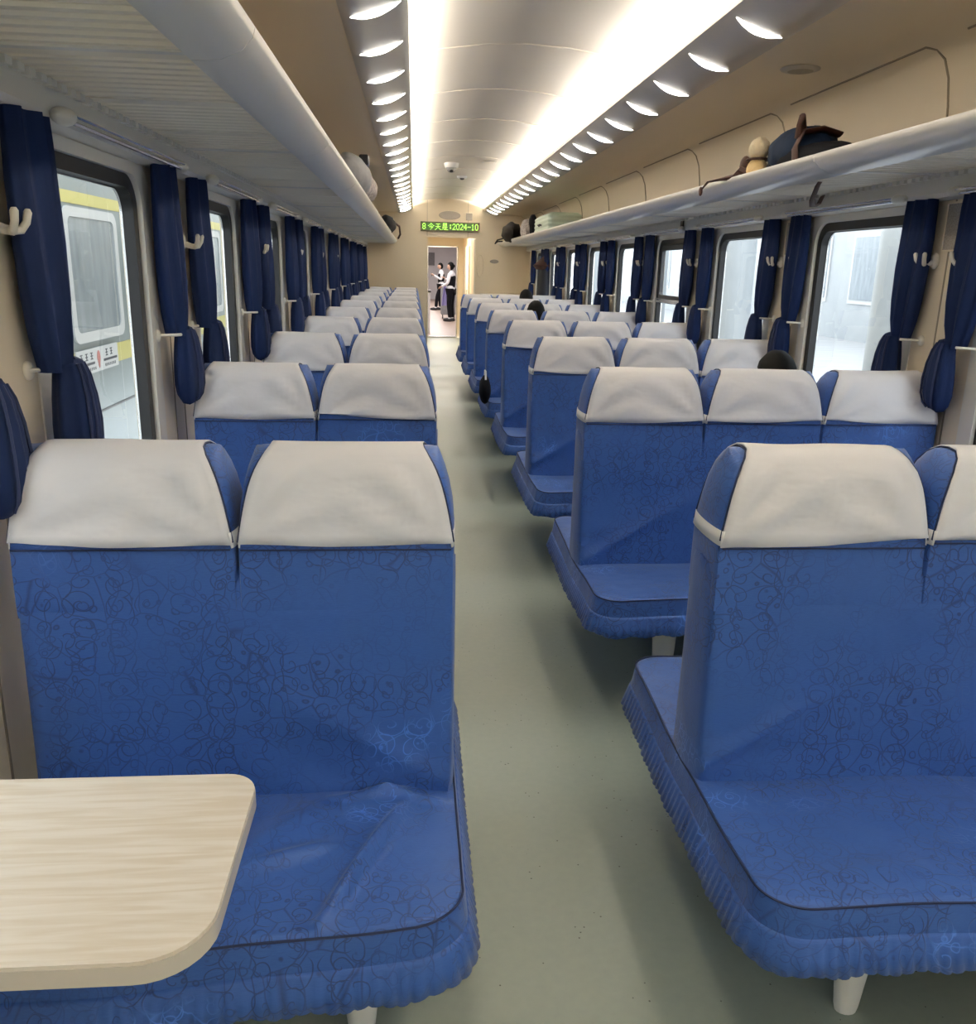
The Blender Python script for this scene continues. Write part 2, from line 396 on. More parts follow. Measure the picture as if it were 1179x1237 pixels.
# ------------------------------------------------------------------ windows
def rrect(y0, y1, z0, z1, r, n=8):
    P = []
    for cy, cz, a0 in ((y1-r, z1-r, 0), (y0+r, z1-r, PI/2), (y0+r, z0+r, PI), (y1-r, z0+r, 3*PI/2)):
        for i in range(n+1): a = a0+PI/2*i/n; P.append((cy+r*math.cos(a), cz+r*math.sin(a)))
    return P
def ring(mb, s, X, o, i, d0, d1):
    """ring between outlines o and i; d0 depth of room face, d1 of outer face (positive = outwards)"""
    rows = [[(X+s*d0, *p) for p in o], [(X+s*d0, *p) for p in i], [(X+s*d1, *p) for p in i], [(X+s*d1, *p) for p in o]]
    mb.grid(rows, cu=True, cv=True)
def rect_match(y0, y1, z0, z1, n=8):
    P = []
    for cy, cz in ((y1, z1), (y0, z1), (y0, z0), (y1, z0)): P += [(cy, cz)]*(n+1)
    return P
wi = 1
for s in (-1, 1):
    X = XL if s < 0 else XR
    for k in NW:
        a, b = WYN[s]+k*PITCH, WY1+k*PITCH
        if a < Y0+.05: continue
        split = (s > 0 and k == 3)
        mb = MB()
        # cream moulded surround, slightly proud of the wall
        o = rrect(a-.075, b+.075, WZ0-.07, WZ1+.022, .07); i = rrect(a+.005, b-.005, WZ0+.005, WZ1-.012, .10)
        ring(mb, s, X, o, i, -.004, .05)
        w_ = struct(mb.build('window_%d' % wi, M['cream'], smooth=40)); wi += 1
        mb = MB(); o = rrect(a, b, WZ0, WZ1-.008, .105); i = rrect(a+.047, b-.047, WZ0+.047, WZ1-.052, .075)
        ring(mb, s, X, o, i, .012, .053); mb.build('rubber_frame', M['rubber'], w_, smooth=40)
        mb = MB(); i1 = rrect(a+.045, b-.045, WZ0+.045, WZ1-.05, .075); i2 = rrect(a+.052, b-.052, WZ0+.052, WZ1-.057, .07)
        ring(mb, s, X, i1, i2, .045, .052); mb.build('metal_edge', M['chrome'], w_, smooth=40)
        mb = MB(); mb.add([(X+s*.05, *p) for p in i1], [tuple(range(len(i1)))]); mb.build('pane', M['glass'], w_, smooth=0, recalc=False)
        if split:
            mb = MB(); x0, x1 = sorted((X+s*.005, X+s*.045)); mb.box(x0, x1, a-.02, b+.02, 1.30, 1.335)
            mb.build('crossbar', M['chrome'], w_, bevel=.004)
            mb = MB(); o = rrect(a+.05, b-.05, 1.335, WZ1-.055, .02); i = rrect(a+.085, b-.085, 1.365, WZ1-.095, .02)
            ring(mb, s, X, o, i, .015, .045); mb.build('sash', M['dark'], w_)

# ------------------------------------------------------------------ bench
def backz(z):   # half thickness of the backrest
    pts = [(.40, .106), (.50, .100), (.65, .094), (.80, .090), (.93, .086), (1.0, .083)]
    for (a, p), (b, q) in zip(pts, pts[1:]):
        if z <= b: t = (z-a)/(b-a); return p+(q-p)*max(0, t)
    return pts[-1][1]
LPROF = [(.0872, .85), (.0888, .875), (.0882, .91), (.0872, .95), (.086, 1.006), (.083, 1.04), (.079, 1.08), (.074, 1.12), (.065, 1.152), (.049, 1.176), (.027, 1.188), (0, 1.191)]
LPROF2 = [(-y, z) for y, z in LPROF]+[(y, z) for y, z in LPROF[-2::-1]]
def E(z, p):    # half width of the cover edge
    t = max(0, min(1, (z-1.0)/.19)); return p/2-.006-.036*t**1.1-.026*t**5
def A(z, p):    # half width of the side bulge
    t = max(0, min(1, (z-1.02)/.171)); return p/2-.004-.036*t**2.2
def wob(x, y, z, f=7, a=.006, seed=0): return a*noise.noise(Vector((x*f+seed*3.1, y*f+1.7*seed, z*f)))

def wrinkle_cover(x, z, p, seed):
    # creases running up from the lower corners
    r = 0
    for sx in (-1, 1):
        dx = (x-sx*p/2); dz = z-1.0; ang = math.atan2(dz, -sx*dx+1e-6); rad = math.hypot(dx, dz)
        r += .011*math.sin(ang*12+seed*2+sx)*math.exp(-((rad-.12)/.11)**2)
    r += .0022*math.sin((x*1.0+z*.6)*95+seed)*max(0, noise.noise(Vector((x*7+seed, z*7, seed*1.7))))
    return r+wob(x, 0, z, 9, .009, seed)

def make_bench(n, x0, x1, name, seed, hi=True):
    """origin at floor, centre of the bench in y; x in world offset from origin x=0. aisle side = inner side"""
    W = x1-x0; p = W/n; aisle = x0 if n == 3 else x1; sg = -1 if n == 3 else 1     # aisle direction
    root = bpy.data.objects.new(name, None); C.objects.link(root); root.empty_display_size = .2
    # --- backrest body and lobes
    mb = MB(); NX = int(W/.022) if hi else int(W/.06); zs = [.40+.02*i for i in range(27)] if hi else [.40, .5, .6, .7, .8, .88, .92]
    def fold(x, z, side):
        t = max(0, 1-(z-.42)/.28)
        d = wob(x, side, z, 4, .014, seed)*max(0, min(1, (.86-z)/.12))
        d += .012*t*math.sin((x*.9+z*1.6)*26+seed)*max(0, math.sin((x-x0)/W*PI))**.3*(.4+.6*noise.noise(Vector((x*3, z*3, seed+5.)))) if hi else 0
        # long diagonal fold from the aisle-side crease
        ua = abs(x-aisle); q = (ua*.62-(z-.42)*1.0+.03*seed % .1); d += .018*math.exp(-(q/.020)**2)*math.exp(-ua/.35) if hi else 0
        return d
    rows = []
    for z in zs:
        b = backz(z); row = []
        for i in range(NX+1):
            x = x0+.012+(W-.024)*i/NX; row.append((x, -b-max(-.004, fold(x, z, 0))+(.002 if z > .87 else 0), z))
        for i in range(1, 8):
            a = -PI/2+PI*i/8; row.append((x1-.012+.016*math.cos(a), b*math.sin(a)**1 if False else b*(math.sin(a)), z))
        for i in range(NX, -1, -1):
            x = x0+.012+(W-.024)*i/NX; row.append((x, b+max(-.004, fold(x, z, 3))-(.002 if z > .87 else 0), z))
        for i in range(1, 8):
            a = PI/2+PI*i/8; row.append((x0+.012+.016*math.cos(a), b*math.sin(a), z))
        rows.append(row)
    # round the body over at the top between the lobes
    last = rows[-1]; rows.append([(x, y*.75, .948) for x, y, z in last]); rows.append([(x, y*.02, .953) for x, y, z in last])
    mb.grid(rows, cv=True)
    for k in range(n):
        cx = x0+p*(k+.5); NE = 10 if hi else 6; rws = []
        levels = [(b_, z) for b_, z in LPROF]
        for (b_, z) in levels:
            e, a_ = E(z, p), A(z, p); row = []; nf = 10 if hi else 4
            for i in range(nf+1): row.append((cx-e+2*e*i/nf, -b_, z))
            for i in range(1, NE): th = -PI/2+PI*i/NE; row.append((cx+e+(a_-e+.004)*math.cos(th), b_*math.sin(th), z))
            for i in range(nf, -1, -1): row.append((cx-e+2*e*i/nf, b_, z))
            for i in range(1, NE): th = PI/2+PI*i/NE; row.append((cx-e+(a_-e+.004)*math.cos(th), b_*math.sin(th), z))
            rws.append(row)
        mb.grid(rws, cv=True)
    br = mb.build('backrest', M['blue'], root, smooth=60)
    # --- head covers
    for k in range(n):
        cx = x0+p*(k+.5); sd = seed*7+k
        path = [q for q in LPROF2 if q[1] >= 1.0]
        fine = []
        for (a, b) in zip(path, path[1:]):
            for t in ((0, .5) if hi else (0,)): fine.append((a[0]+(b[0]-a[0])*t, a[1]+(b[1]-a[1])*t))
        fine.append(path[-1]); path = fine
        off = random.Random(sd).uniform(-.006, .006); tl = random.Random(sd+9).uniform(-.012, .012)
        mb = MB(); rows = []; NU = 24 if hi else 8
        nrm = []
        for i in range(len(path)):
            a = path[max(0, i-1)]; b = path[min(len(path)-1, i+1)]; t = Vector((b[0]-a[0], b[1]-a[1])).normalized(); nrm.append((-t.y, t.x))
        for i, (y, z) in enumerate(path):
            e = E(z, p)+.001; row = []
            for j in range(NU+1):
                u = -1+2*j/NU; x = u*e; wv = .006+wrinkle_cover(x, z, p, sd)*(1-u**8)*.9
                if z > 1.155: wv = .005+wob(x, y, z, 8, .003, sd)
                wv = max(.002, wv); ny, nz = nrm[i]; yy = y+ny*wv; zz = z+nz*wv
                if i in (0, len(path)-1): zz += off+tl*u-.006*math.cos(u*PI)*.5
                row.append((cx+x+.0, yy, zz))
            rows.append(row)
        mb.grid(rows)
        o = mb.build('headrest_cover', M['white'], root, smooth=70)
        sm = o.modifiers.new('t', 'SOLIDIFY'); sm.thickness = .003; sm.offset = 0
        # elastic band round both sides at the foot of the cover
        for sx in (-1, 1):
            mb = MB(); r_ = []
            for z in (.998, 1.030):
                e, a_ = E(z, p), A(z, p)
                r_.append([(cx+sx*(e-.002+(a_-e+.007)*math.cos(-PI/2+PI*i/12)), .090*math.sin(-PI/2+PI*i/12)*1.02, z) for i in range(13)])
            mb.grid(r_)
            bd = mb.build('side_band', M['band'], o, smooth=60); sm = bd.modifiers.new('t', 'SOLIDIFY'); sm.thickness = .002
        # dark bound edge of the cover
        mb = MB()
        for sx in (-1, 1):
            pts = [(cx+sx*(E(z, p)+.002), y*1.03, z+.003) for y, z in path]; mb.tube(pts, .0022, 5)
        for sy in (-1, 1):
            mb.tube([(cx-p/2+.01+i*(p-.02)/8, sy*.092, .997+off) for i in range(9)], .002, 5)
        mb.build('binding', M['seam'], o, smooth=60)
    # --- seat cover: rounded slab
    def outline(d, r, nseg=22 if hi else 8):
        """plan outline, d = outward offset; rounded at the aisle corners. dense points"""
        xa, xw = (x0-d, x1) if n == 3 else (x1+d, x0)
        P = []; L = .525+d; R = r+d
        step = .006 if hi else .05
        def seg(a, b):
            l = math.hypot(b[0]-a[0], b[1]-a[1]); k = max(1, int(l/step)); return [(a[0]+(b[0]-a[0])*i/k, a[1]+(b[1]-a[1])*i/k) for i in range(k)]
        P += seg((xw, -L), (xa-sg*R, -L))
        for i in range(nseg): a = -PI/2+PI/2*i/nseg; P.append((xa-sg*R+sg*R*math.cos(a), -L+R+R*math.sin(a)))
        P += seg((xa, -L+R), (xa, L-R))
        for i in range(nseg): a = PI/2*i/nseg; P.append((xa-sg*R+sg*R*math.cos(a), L-R+R*math.sin(a)))
        P += seg((xa-sg*R, L), (xw, L)); P.append((xw, L))
        if seed == 1: P = [(x, y-.07*((xa-x)/W)*max(0, -y/L)) for x, y in P]
        return P
    def topz(x, y):
        t = abs(y)/.515; z = .458-.022*(1-min(1, t*1.15))
        z += wob(x, y, 0, 3.2, .014, seed)
        if hi:
            ua = abs(x-aisle); sy = 1
            for (ax, ay, bx, by, h_, w_) in FOLDS.get(seed, []):
                d_ = Vector((bx-ax, by-ay)); l2 = d_.length_squared; t_ = max(0, min(1, ((x-ax)*d_.x+(y-ay)*d_.y)/l2))
                dist = math.hypot(x-ax-t_*d_.x, y-ay-t_*d_.y); z += h_*math.exp(-(dist/w_)**2)*math.sin(PI*min(.98, max(.06, t_)))**.5
        return z
    ol = outline(0, .085); mb = MB()
    c0 = [((x0+x1)/2, y*.0) for x, y in ol]
    rows = []
    NR = 60 if seed == 1 else 30
    xw = x1 if n == 3 else x0
    for i in range(NR+1):
        t = i/NR
        rows.append([(xw+(x-xw)*1.0 if False else x, y*t, topz(x, y*t) if t < 1 else topz(x, y)-.004) for x, y in outline(0, .085)])
    # slab top: bands running from centre line outwards (x kept, y scaled)
    mb.grid(rows)
    side = []
    for d, dz in ((.004, -.012), (.008, -.035), (.013, -.06)):
        side.append([(x, y, topz(x0+(x1-x0)*.5 if False else x, y)+dz) for x, y in outline(d, .085)])
    mb.grid([rows[-1]]+side)
    mb.build('seat_cover', M['blue'], root, smooth=60)
    # piping round the top edge
    mb = MB(); mb.tube([(x, y, topz(x, y)-.003) for x, y in outline(.003, .085)], .0024, 5); mb.build('seam_piping', M['seam'], root, smooth=60)
    # gathered skirt
    mb = MB(); a = side[-1]; k1 = outline(.018, .085); k2 = outline(.036, .085); r0, r1, r2, r3 = a, [], [], []
    acc = 0; rr = random.Random(seed)
    for i, ((xa, ya), (xb, yb)) in enumerate(zip(k1, k2)):
        ph = (0, .87, 1, .8)[i % 4] if hi else 0
        nx, ny = (xb-xa), (yb-ya); l = math.hypot(nx, ny) or 1; nx /= l; ny /= l
        q = .0052*(ph-.65)*(.7+.5*noise.noise(Vector((i*.05, seed, 0)))); zt = side[-1][i][2]
        r1.append((xa+nx*q*.4, ya+ny*q*.4, zt-.008)); r2.append((xb+nx*(q-.010), yb+ny*(q-.010), zt-.035)); r3.append((xb+nx*q*1.3, yb+ny*q*1.3, zt-.066+.004*math.sin(i*.37+seed)))
    mb.grid([r0, r1, r2, r3]); o = mb.build('skirt', M['blue'], root, smooth=75)
    sm = o.modifiers.new('t', 'SOLIDIFY'); sm.thickness = .003
    # thread lines in the gathers
    # --- frame and legs
    mb = MB(); mb.box(x0+.06, x1-.02, -.44, -.40, .34, .40); mb.box(x0+.06, x1-.02, .40, .44, .34, .40)
    for q in (.2, .8): x = x0+W*q; mb.box(x-.02, x+.02, -.44, .44, .33, .39)
    mb.box(x0+.04, x1-.02, -.46, .46, .385, .42)
    mb.build('seat_frame', M['dark'], root, smooth=0)
    for q in ((.22, .80) if n == 3 else (.26, .78)):
        for sy in (-1, 1):
            mb = MB(); x = x0+W*q
            rws = [[(x+rx*math.cos(2*PI*j/16), sy*.31+ry*math.sin(2*PI*j/16), z) for j in range(16)] for z, rx, ry in ((.0, .0, .0), (.0, .024, .018), (.012, .027, .02), (.15, .042, .026), (.33, .052, .032))]
            mb.grid(rws, cv=True); mb.build('leg', M['steel'], root, smooth=50)
    return root

FOLDS = {1: [(-.16, -.52, -.02, -.16, .034, .014), (-.30, -.37, -.16, -.30, .016, .018), (-.17, -.14, .03, -.09, .016, .016), (-.40, -.45, -.20, -.15, .016, .05), (-.10, -.10, .07, -.16, .016, .012)],
         2: [(.75, -.45, 1.0, -.42, .006, .03), (1.25, -.48, 1.35, -.2, .008, .02)]}
LX0, LX1, RX0, RX1 = -.80, .085, .635, 2.035
ordn = ['nearest', 'second', 'third', 'fourth', 'fifth', 'sixth', 'seventh', 'eighth', 'ninth', 'tenth']
def lab(side, k):
    if side == 'L':
        if k == 0: return 'nearest two-place blue bench left of the aisle, beside the pale wood table'
        if k == 9: return 'farthest two-place blue bench left of the aisle, against the end wall'
        return '%s two-place blue bench from the camera, left of the aisle, under white head covers' % ordn[k]
    if k == 0: return 'nearest three-place blue bench right of the aisle, cut off by the frame'
    if k == 1: return 'second three-place blue bench right of the aisle, black-haired head showing behind it'
    if k == 7: return 'farthest three-place blue bench right of the aisle, in front of the end counter'
    return '%s three-place blue bench from the camera, right of the aisle, under white head covers' % ordn[k]
protoL = make_bench(2, LX0, LX1, 'two_seat_bench', 1)
protoR = make_bench(3, RX0, RX1, 'three_seat_bench', 2)
protoL2 = make_bench(2, LX0, LX1, 'two_seat_bench', 3)
protoR2 = make_bench(3, RX0, RX1, 'three_seat_bench', 4)
protoL3 = make_bench(2, LX0, LX1, 'two_seat_bench', 5)
protoR3 = make_bench(3, RX0, RX1, 'three_seat_bench', 6)
for side, protos, cnt, g in (('L', (protoL, protoL2, protoL3), 10, 'benches left of the aisle'), ('R', (protoR, protoR2, protoR3), 8, 'benches right of the aisle')):
    for k in range(cnt):
        if k < 3: o = protos[k]
        else: o = copy_tree(protos[1+(k % 2)])
        o.location = (0, ROW1+PITCH*k, 0)
        tag(o, lab(side, k), 'bench', g)

# ------------------------------------------------------------------ table
t = empty('fold_down_table', (XL, 1.06, 0), 'pale oak table with rounded corners on the left wall, before the nearest bench', 'table')
def table_outline(d=0):
    P = [(XL, 1.255-d), ]
    y0, y1, xe, r1, r2 = .862+d, 1.255-d, -.247-d, .05, .085
    P = [(XL, y0)]
    for i in range(9): a = -PI/2+PI/2*i/8; P.append((xe-r2+r2*math.cos(a), y0+r2+r2*math.sin(a)))
    for i in range(9): a = PI/2*i/8; P.append((xe-r1+r1*math.cos(a), y1-r1+r1*math.sin(a)))
    P.append((XL, y1)); return P
def yx(P): return [(x-XL, y-1.06) for x, y in P]
mb = MB(); mb.prism(yx(table_outline(.001)), lambda x, y: (x, y, .754), lambda x, y: (x, y, .760)); mb.build('table_top', M['wood'], t, smooth=0)
mb = MB(); mb.prism(yx(table_outline()), lambda x, y: (x, y, .728), lambda x, y: (x, y, .7545)); mb.build('table_edge', M['woodedge'], t, smooth=30)
mb = MB(); mb.tube([(.50, 0, .728), (.10, 0, .45), (0.0, 0, .40)], .014); mb.box(0, .02, -.06, .06, .34, .46); mb.box(0, .5, -.02, .02, .712, .728); mb.build('bracket', M['chrome'], t)

# ------------------------------------------------------------------ luggage racks
def rack(s, label):
    X = CX+s*1.452
    r = empty('luggage_rack', (X, 0, 1.93), label, 'luggage rack')
    f = lambda d, z: (CX+s*d-X, z-1.93)
    y0, y1 = Y0+.02, YE-.01
    lipp = [(1.01, 1.915), (.955, 1.918), (.915, 1.935), (.893, 1.958), (.888, 1.975), (.893, 1.984), (.905, 1.982), (.93, 1.962), (.97, 1.948), (1.01, 1.945)]
    ys = []
    y = y0
    while y < y1-.05:
        e = min(y1, (math.floor((y+.001-.35)/1.5)+1)*1.5+.35); ys.append((y, e)); y = e
    for (a, b) in ys:
        mb = MB(); mb.prism([f(d, z) for d, z in lipp], lambda x, z, a=a: (x, a+.002, z), lambda x, z, b=b: (x, b-.002, z))
        mb.build('front_lip', M['lip'], r, smooth=50)
        mb = MB(); yy = a+.02; x0, x1 = sorted((f(1.0, 0)[0], f(1.445, 0)[0])); i = 0
        while yy < b-.012:
            if i % 9 == 0: mb.box(x0, x1, yy-.006, yy+.060, .0, .016); yy += .024
            else: mb.prism([(yy, .006), (yy+.006, 0), (yy+.029, 0), (yy+.035, .006), (yy+.035, .018), (yy, .018)], lambda y, z: (x0, y, z), lambda y, z: (x1, y, z))
            yy += .057; i += 1
        mb.build('slat_panel', M['slat'], r, smooth=0)
        mb = MB(); mb.box(x0, x1, a+.004, b-.004, .026, .028); mb.build('gap_shade', M['gap_shade'], r, smooth=0)  # dark sheet added over the slats so their gaps look shaded
    for (a, b) in ys:
        mb = MB(); mb.prism([f(d, z) for d, z in [(1.45, 1.925), (1.02, 1.925), (1.02, 1.95), (1.45, 2.02)]], lambda x, z, a=b: (x, a-.012, z), lambda x, z, b=b: (x, b+.012 if b < y1-.05 else b, z))
        mb.build('bracket', M['rack'], r, smooth=0)
    return r
rack(-1, 'long white slatted luggage rack along the left wall, seen from below')
rack(1, 'long white slatted luggage rack along the right wall, carrying a backpack and a suitcase')
# fascia strip with saw-tooth edge
for s, n in ((-1, 'trim_7'), (1, 'trim_8')):
    mb = MB(); prof = [(1.47, 1.838), (1.40, 1.845), (1.392, 1.86), (1.405, 1.925), (1.47, 1.93)]
    mb.prism(prof, lambda d, z: (CX+s*d, Y0+.01, z), lambda d, z: (CX+s*d, YE-.01, z))
    y = 1.2
    while y < YE-.1: x0, x1 = sorted((CX+s*1.385, CX+s*1.42)); mb.box(x0, x1, y, y+.032, 1.915, 1.931); y += .057
    struct(mb.build(n, M['rack'], smooth=30))

# ------------------------------------------------------------------ light strips
def strip(s, label):
    r = empty('light_strip', (CX+s*.73, 0, 2.45), label, 'light strip')
    pr = [(.615, 2.545), (.612, 2.515), (.622, 2.505), (.66, 2.483), (.72, 2.458), (.78, 2.440), (.835, 2.430), (.862, 2.436), (.864, 2.452), (.80, 2.452), (.72, 2.470), (.66, 2.495), (.632, 2.512), (.628, 2.545)]
    def sz(d):
        q = [(.62, 2.505), (.66, 2.483), (.72, 2.458), (.78, 2.440), (.835, 2.430)]
        for (a, za), (b, zb) in zip(q, q[1:]):
            if d <= b: return za+(zb-za)*(d-a)/(b-a)
        return q[-1][1]
    rx = CX+s*.73
    mb = MB(); mb.prism([(CX+s*d-rx, z-2.45) for d, z in pr], lambda x, z: (x, Y0+.01, z), lambda x, z: (x, YE-.005, z))
    mb.build('housing', M['strip'], r, smooth=50)
    k = 0; y = 3.62-6*.594
    while y < YE-.2:
        mb = MB(); N = 20; top = []; bot = []
        for i in range(N+1):
            u = -1+2*i/N; d = .732+.095*u
            zz = sz(d)-2.4515
            hw = .021*max(0, 1-u*u)**1.1; sk = .012*(1-u*u)
            top.append((CX+s*d-rx, y+hw+sk, zz-.008*(1-u*u)-.0005)); bot.append((CX+s*d-rx, y-hw+sk, zz-.0005))
        mid = [((a[0]+b[0])/2, (a[1]+b[1])/2, (a[2]+b[2])/2-.004*(1-((i_-10)/10)**2)) for i_, (a, b) in enumerate(zip(top, bot))]
        mb.grid([bot, mid, top]); o = mb.build('lamp_lens', M['lens'], r, smooth=60)
        y += .594; k += 1
    return r
strip(-1, 'grey light strip with crescent lamp openings, on the left of the ceiling')
strip(1, 'grey light strip with crescent lamp openings, on the right of the ceiling')

# ------------------------------------------------------------------ curtains
def curtain(s, y, toward, seed, near=True, short=False):
    """navy curtain hanging in front of the wall at y; toward = +1/-1 direction of the tucked tail along y"""
    X = (XL if s < 0 else XR); r = bpy.data.objects.new('curtain', None); C.objects.link(r); r.location = (X, y, 0)
    rn = random.Random(seed); N = 64 if near else 28
    inn = -s
    lv = [(1.845, .098, .026, 0), (1.80, .102, .028, 0), (1.70, .102, .032, .0), (1.58, .099, .036, .006), (1.46, .086, .038, .010), (1.38, .07, .036, .012), (1.325, .048, .032, .012), (1.30, .040, .030, .012)]
    mb = MB(); rows = []
    npl = 7; ph = rn.random()*6
    for z, a, b, dy in lv:
        row = []
        for j in range(N):
            th = 2*PI*j/N; q = 1+.10*math.sin(th*3+ph+z*2); cy_ = math.cos(th)*(1+.05*math.sin(th*3+ph)); wv = .011*math.sin(cy_*8.5+ph+(z-1.3)*1.2)*max(0, math.sin(th))+.004*math.sin(cy_*17+ph*2)*max(0, math.sin(th))
            row.append((inn*(.045+b*math.sin(th)*q+wv), toward*(dy)+a*cy_, z))
        rows.append(row)
    mb.grid(rows, cv=True, flip=False)
    mb.build('drape', M['navy'], r, smooth=70)
    # tail folded up and hanging over the tie: loops out then down
    mb = MB(); rows = []
    tl = [(1.325, .018, .018, .02), (1.318, .036, .030, .030), (1.29, .048, .036, .040), (1.24, .062, .042, .046), (1.18, .070, .046, .048), (1.13, .068, .046, .046), (1.095, .055, .040, .042), (1.075, .036, .028, .038), (1.068, .006, .006, .036)]
    for z, a, b, dy in tl:
        row = []
        for j in range(N):
            th = 2*PI*j/N; q = 1+.07*math.sin(th*6+ph)
            row.append((inn*(.072+b*math.sin(th)*q), toward*dy+a*math.cos(th)*q, z+.01*math.cos(th)*toward))
        rows.append(row)
    mb.grid(rows, cv=True); mb.build('folded_tail', M['navy'], r, smooth=70)
    if near:
        mb = MB()
        for q in (-.55, 0, .5):
            pts = [(inn*(.072+b*.97), toward*dy+a*q, z) for z, a, b, dy in tl[1:-1]]; mb.tube(pts, .004, 5)
        mb.build('fold_edges', M['seam'], r, smooth=60)
    e_ = .5 if short else 1
    mb = MB(); mb.tube([(0, -.062+.03*(short), 1.305), (inn*.045*e_, -.058+.03*short, 1.307), (inn*.065*e_, -.048+.03*short, 1.307), (inn*.075*e_, -.03+.03*short, 1.307)], .005, 8)
    mb.ellipsoid((inn*.004, -.062+.04*short, 1.305), (.012, .02, .022)); mb.build('tieback', M['plastic'], r, smooth=50)
    return r
pos = {-1: (2.06, 3.12), 1: (1.98, 3.10)}     # near-edge and far-edge curtain of the window 
sides = {-1: 'left', 1: 'right'}
for s in (-1, 1):
    protoN = protoF = None
    for k in range(-1, 9):
        for far in (0, 1):
            if k == -1 and not far: continue
            y = pos[s][far]+k*PITCH
            if y > YE-.2: continue
            tw = 1
            if s < 0 and k == -1: y = 1.66
            if k <= 1: o = curtain(s, y, tw, k*2+far+s, True, s < 0 and not far)
            else:
                key = ('N', 'F')[far]
                if (s, key) not in globals().setdefault('CP', {}): o = curtain(s, y, tw, k*2+far+s, False, s < 0 and not far); CP[(s, key)] = o
                else: o = copy_tree(CP[(s, key)])
                o.location = (XL if s < 0 else XR, y, 0)
            if k == -1: L_ = 'navy curtain whose folded tail shows at the picture edge, nearest on the %s wall' % sides[s]
            else: L_ = 'navy tied curtain, %s side of the %s window from the camera, %s wall' % (('near', 'far')[far], ordn[k] if k else 'first', sides[s])
            tag(o, L_, 'curtain', 'tied navy curtains on the %s wall' % sides[s])
        # rail
        a, b = WYN[s]+k*PITCH+(.02 if s < 0 else .03), WY1+k*PITCH+.20
        X = XL if s < 0 else XR; inn = -s
        r = empty('curtain_rail', (X, (a+b)/2, 1.86), 'thin %s metal curtain rail with ivory end caps above the %s %s window' % (('steel' if 0 else 'pale'), ordn[k] if k > 0 else ('first' if k == 0 else 'partly cropped'), sides[s]), 'curtain rail', 'curtain rails on the %s wall' % sides[s])
        h = (b-a)/2
        mb = MB(); mb.tube([(inn*.088, -h+.01, -.012), (inn*.088, h-.01, -.012)], .006, 8); mb.tube([(inn*.10, -h+.01, .0), (inn*.10, h-.01, .0)], .004, 6); mb.build('rod', M['chrome'], r)
        for q in (-1, 1):
            mb = MB(); mb.ellipsoid((inn*.082, q*h, -.004), (.026, .045, .020)); mb.build('end_cap', M['plastic'], r)

# coat hooks on the piers
def hook(s, y, z, d, label, grp):
    X = XL if s < 0 else XR; inn = -s; r = empty('coat_hook', (X, y, z), label, 'coat hook', grp)
    mb = MB(); mb.ellipsoid((inn*.008, 0, 0), (.016, .021, .032), 14, 8); mb.build('base_plate', M['plastic'], r)
    mb = MB()
    mb.tube([(inn*.012, 0, -.004), (inn*.04, 0, -.012), (inn*.055, 0, -.014)], [.012, .010, .010], 10)
    for q in (-1, 1):
        mb.tube([(inn*.05, 0, -.014), (inn*.062, q*.018, -.012), (inn*.07, q*.028, .004), (inn*.073, q*.032, .024), (inn*.073, q*.033, .030)], [.009, .0085, .008, .0085, .005], 10)
    mb.build('prongs', M['plastic'], r)
for s, ys in ((-1, (1.93, 3.66)), (1, (1.66, 1.90))):
    for k in range(0, 9):
        for j, y0 in enumerate(ys):
            if s < 0 and j == 1: continue
            y = y0+k*PITCH*(1 if s > 0 else 1.02)
            if s > 0 and k == 0: continue
            if y > YE-.3: continue
            if s < 0: L_ = 'ivory two-pronged coat hook on the left wall, %s from the camera' % ('nearest' if k == 0 else ordn[k])
            else: L_ = 'ivory two-pronged coat hook on the %s side of the %s pier, right wall' % (('near', 'far')[j], ordn[k-1])
            hook(s, y, 1.615, 1, L_, 'coat hooks on the %s wall' % sides[s])
# grilles on the right piers
for k in range(1, 9):
    y = 1.83+.02+k*PITCH-.03
    r = empty('wall_grille', (XR, y, 1.74), 'small grey perforated grille high on the %s pier of the right wall' % ordn[k-1], 'grille', 'wall grilles')
    mb = MB(); mb.box(-.006, 0, -.048, .048, -.085, .085); mb.build('plate', M['mesh'], r, bevel=.002)
    mb = MB(); ring_o = [(-.054, -.091), (.054, -.091), (.054, .091), (-.054, .091)]; ring_i = [(-.047, -.084), (.047, -.084), (.047, .084), (-.047, .084)]
    mb.grid([[(-.004, *p) for p in ring_o], [(-.009, *p) for p in ring_o], [(-.009, *p) for p in ring_i], [(-.004, *p) for p in ring_i]], cv=True); mb.build('rim', M['beige'], r)

# ------------------------------------------------------------------ ceiling bits and end wall fittings
r = empty('ceiling_camera', (.42, 10.5, 2.68), 'round white dome camera on the ceiling above the aisle', 'camera')
mb = MB(); mb.tube([(0, 0, .0), (0, 0, -.05)], [.085, .075], 20); mb.build('housing', M['wplastic'], r)
mb = MB(); mb.ellipsoid((0, 0, -.055), (.058, .058, .05), 18, 10); mb.build('dome', mat('dome_grey', (.5, .5, .5), .2), r)
mb = MB(); mb.ellipsoid((0, -.028, -.085), (.025, .025, .02), 12, 8); mb.build('camera_eye', M['rubber'], r)
r = empty('smoke_detector', (.62, 12, 2.685), 'small white round detector on the ceiling, beyond the dome camera', 'detector')
mb = MB(); mb.tube([(0, 0, 0), (0, 0, -.025)], [.07, .06], 18); mb.build('base', M['wplastic'], r); mb = MB(); mb.ellipsoid((0, 0, -.03), (.03, .03, .018)); mb.build('sensor', M['dark'], r)
r = empty('ceiling_hatch', (.82, 10.2, 2.672), 'small square grey cover plate on the ceiling right of the dome camera', 'cover plate')
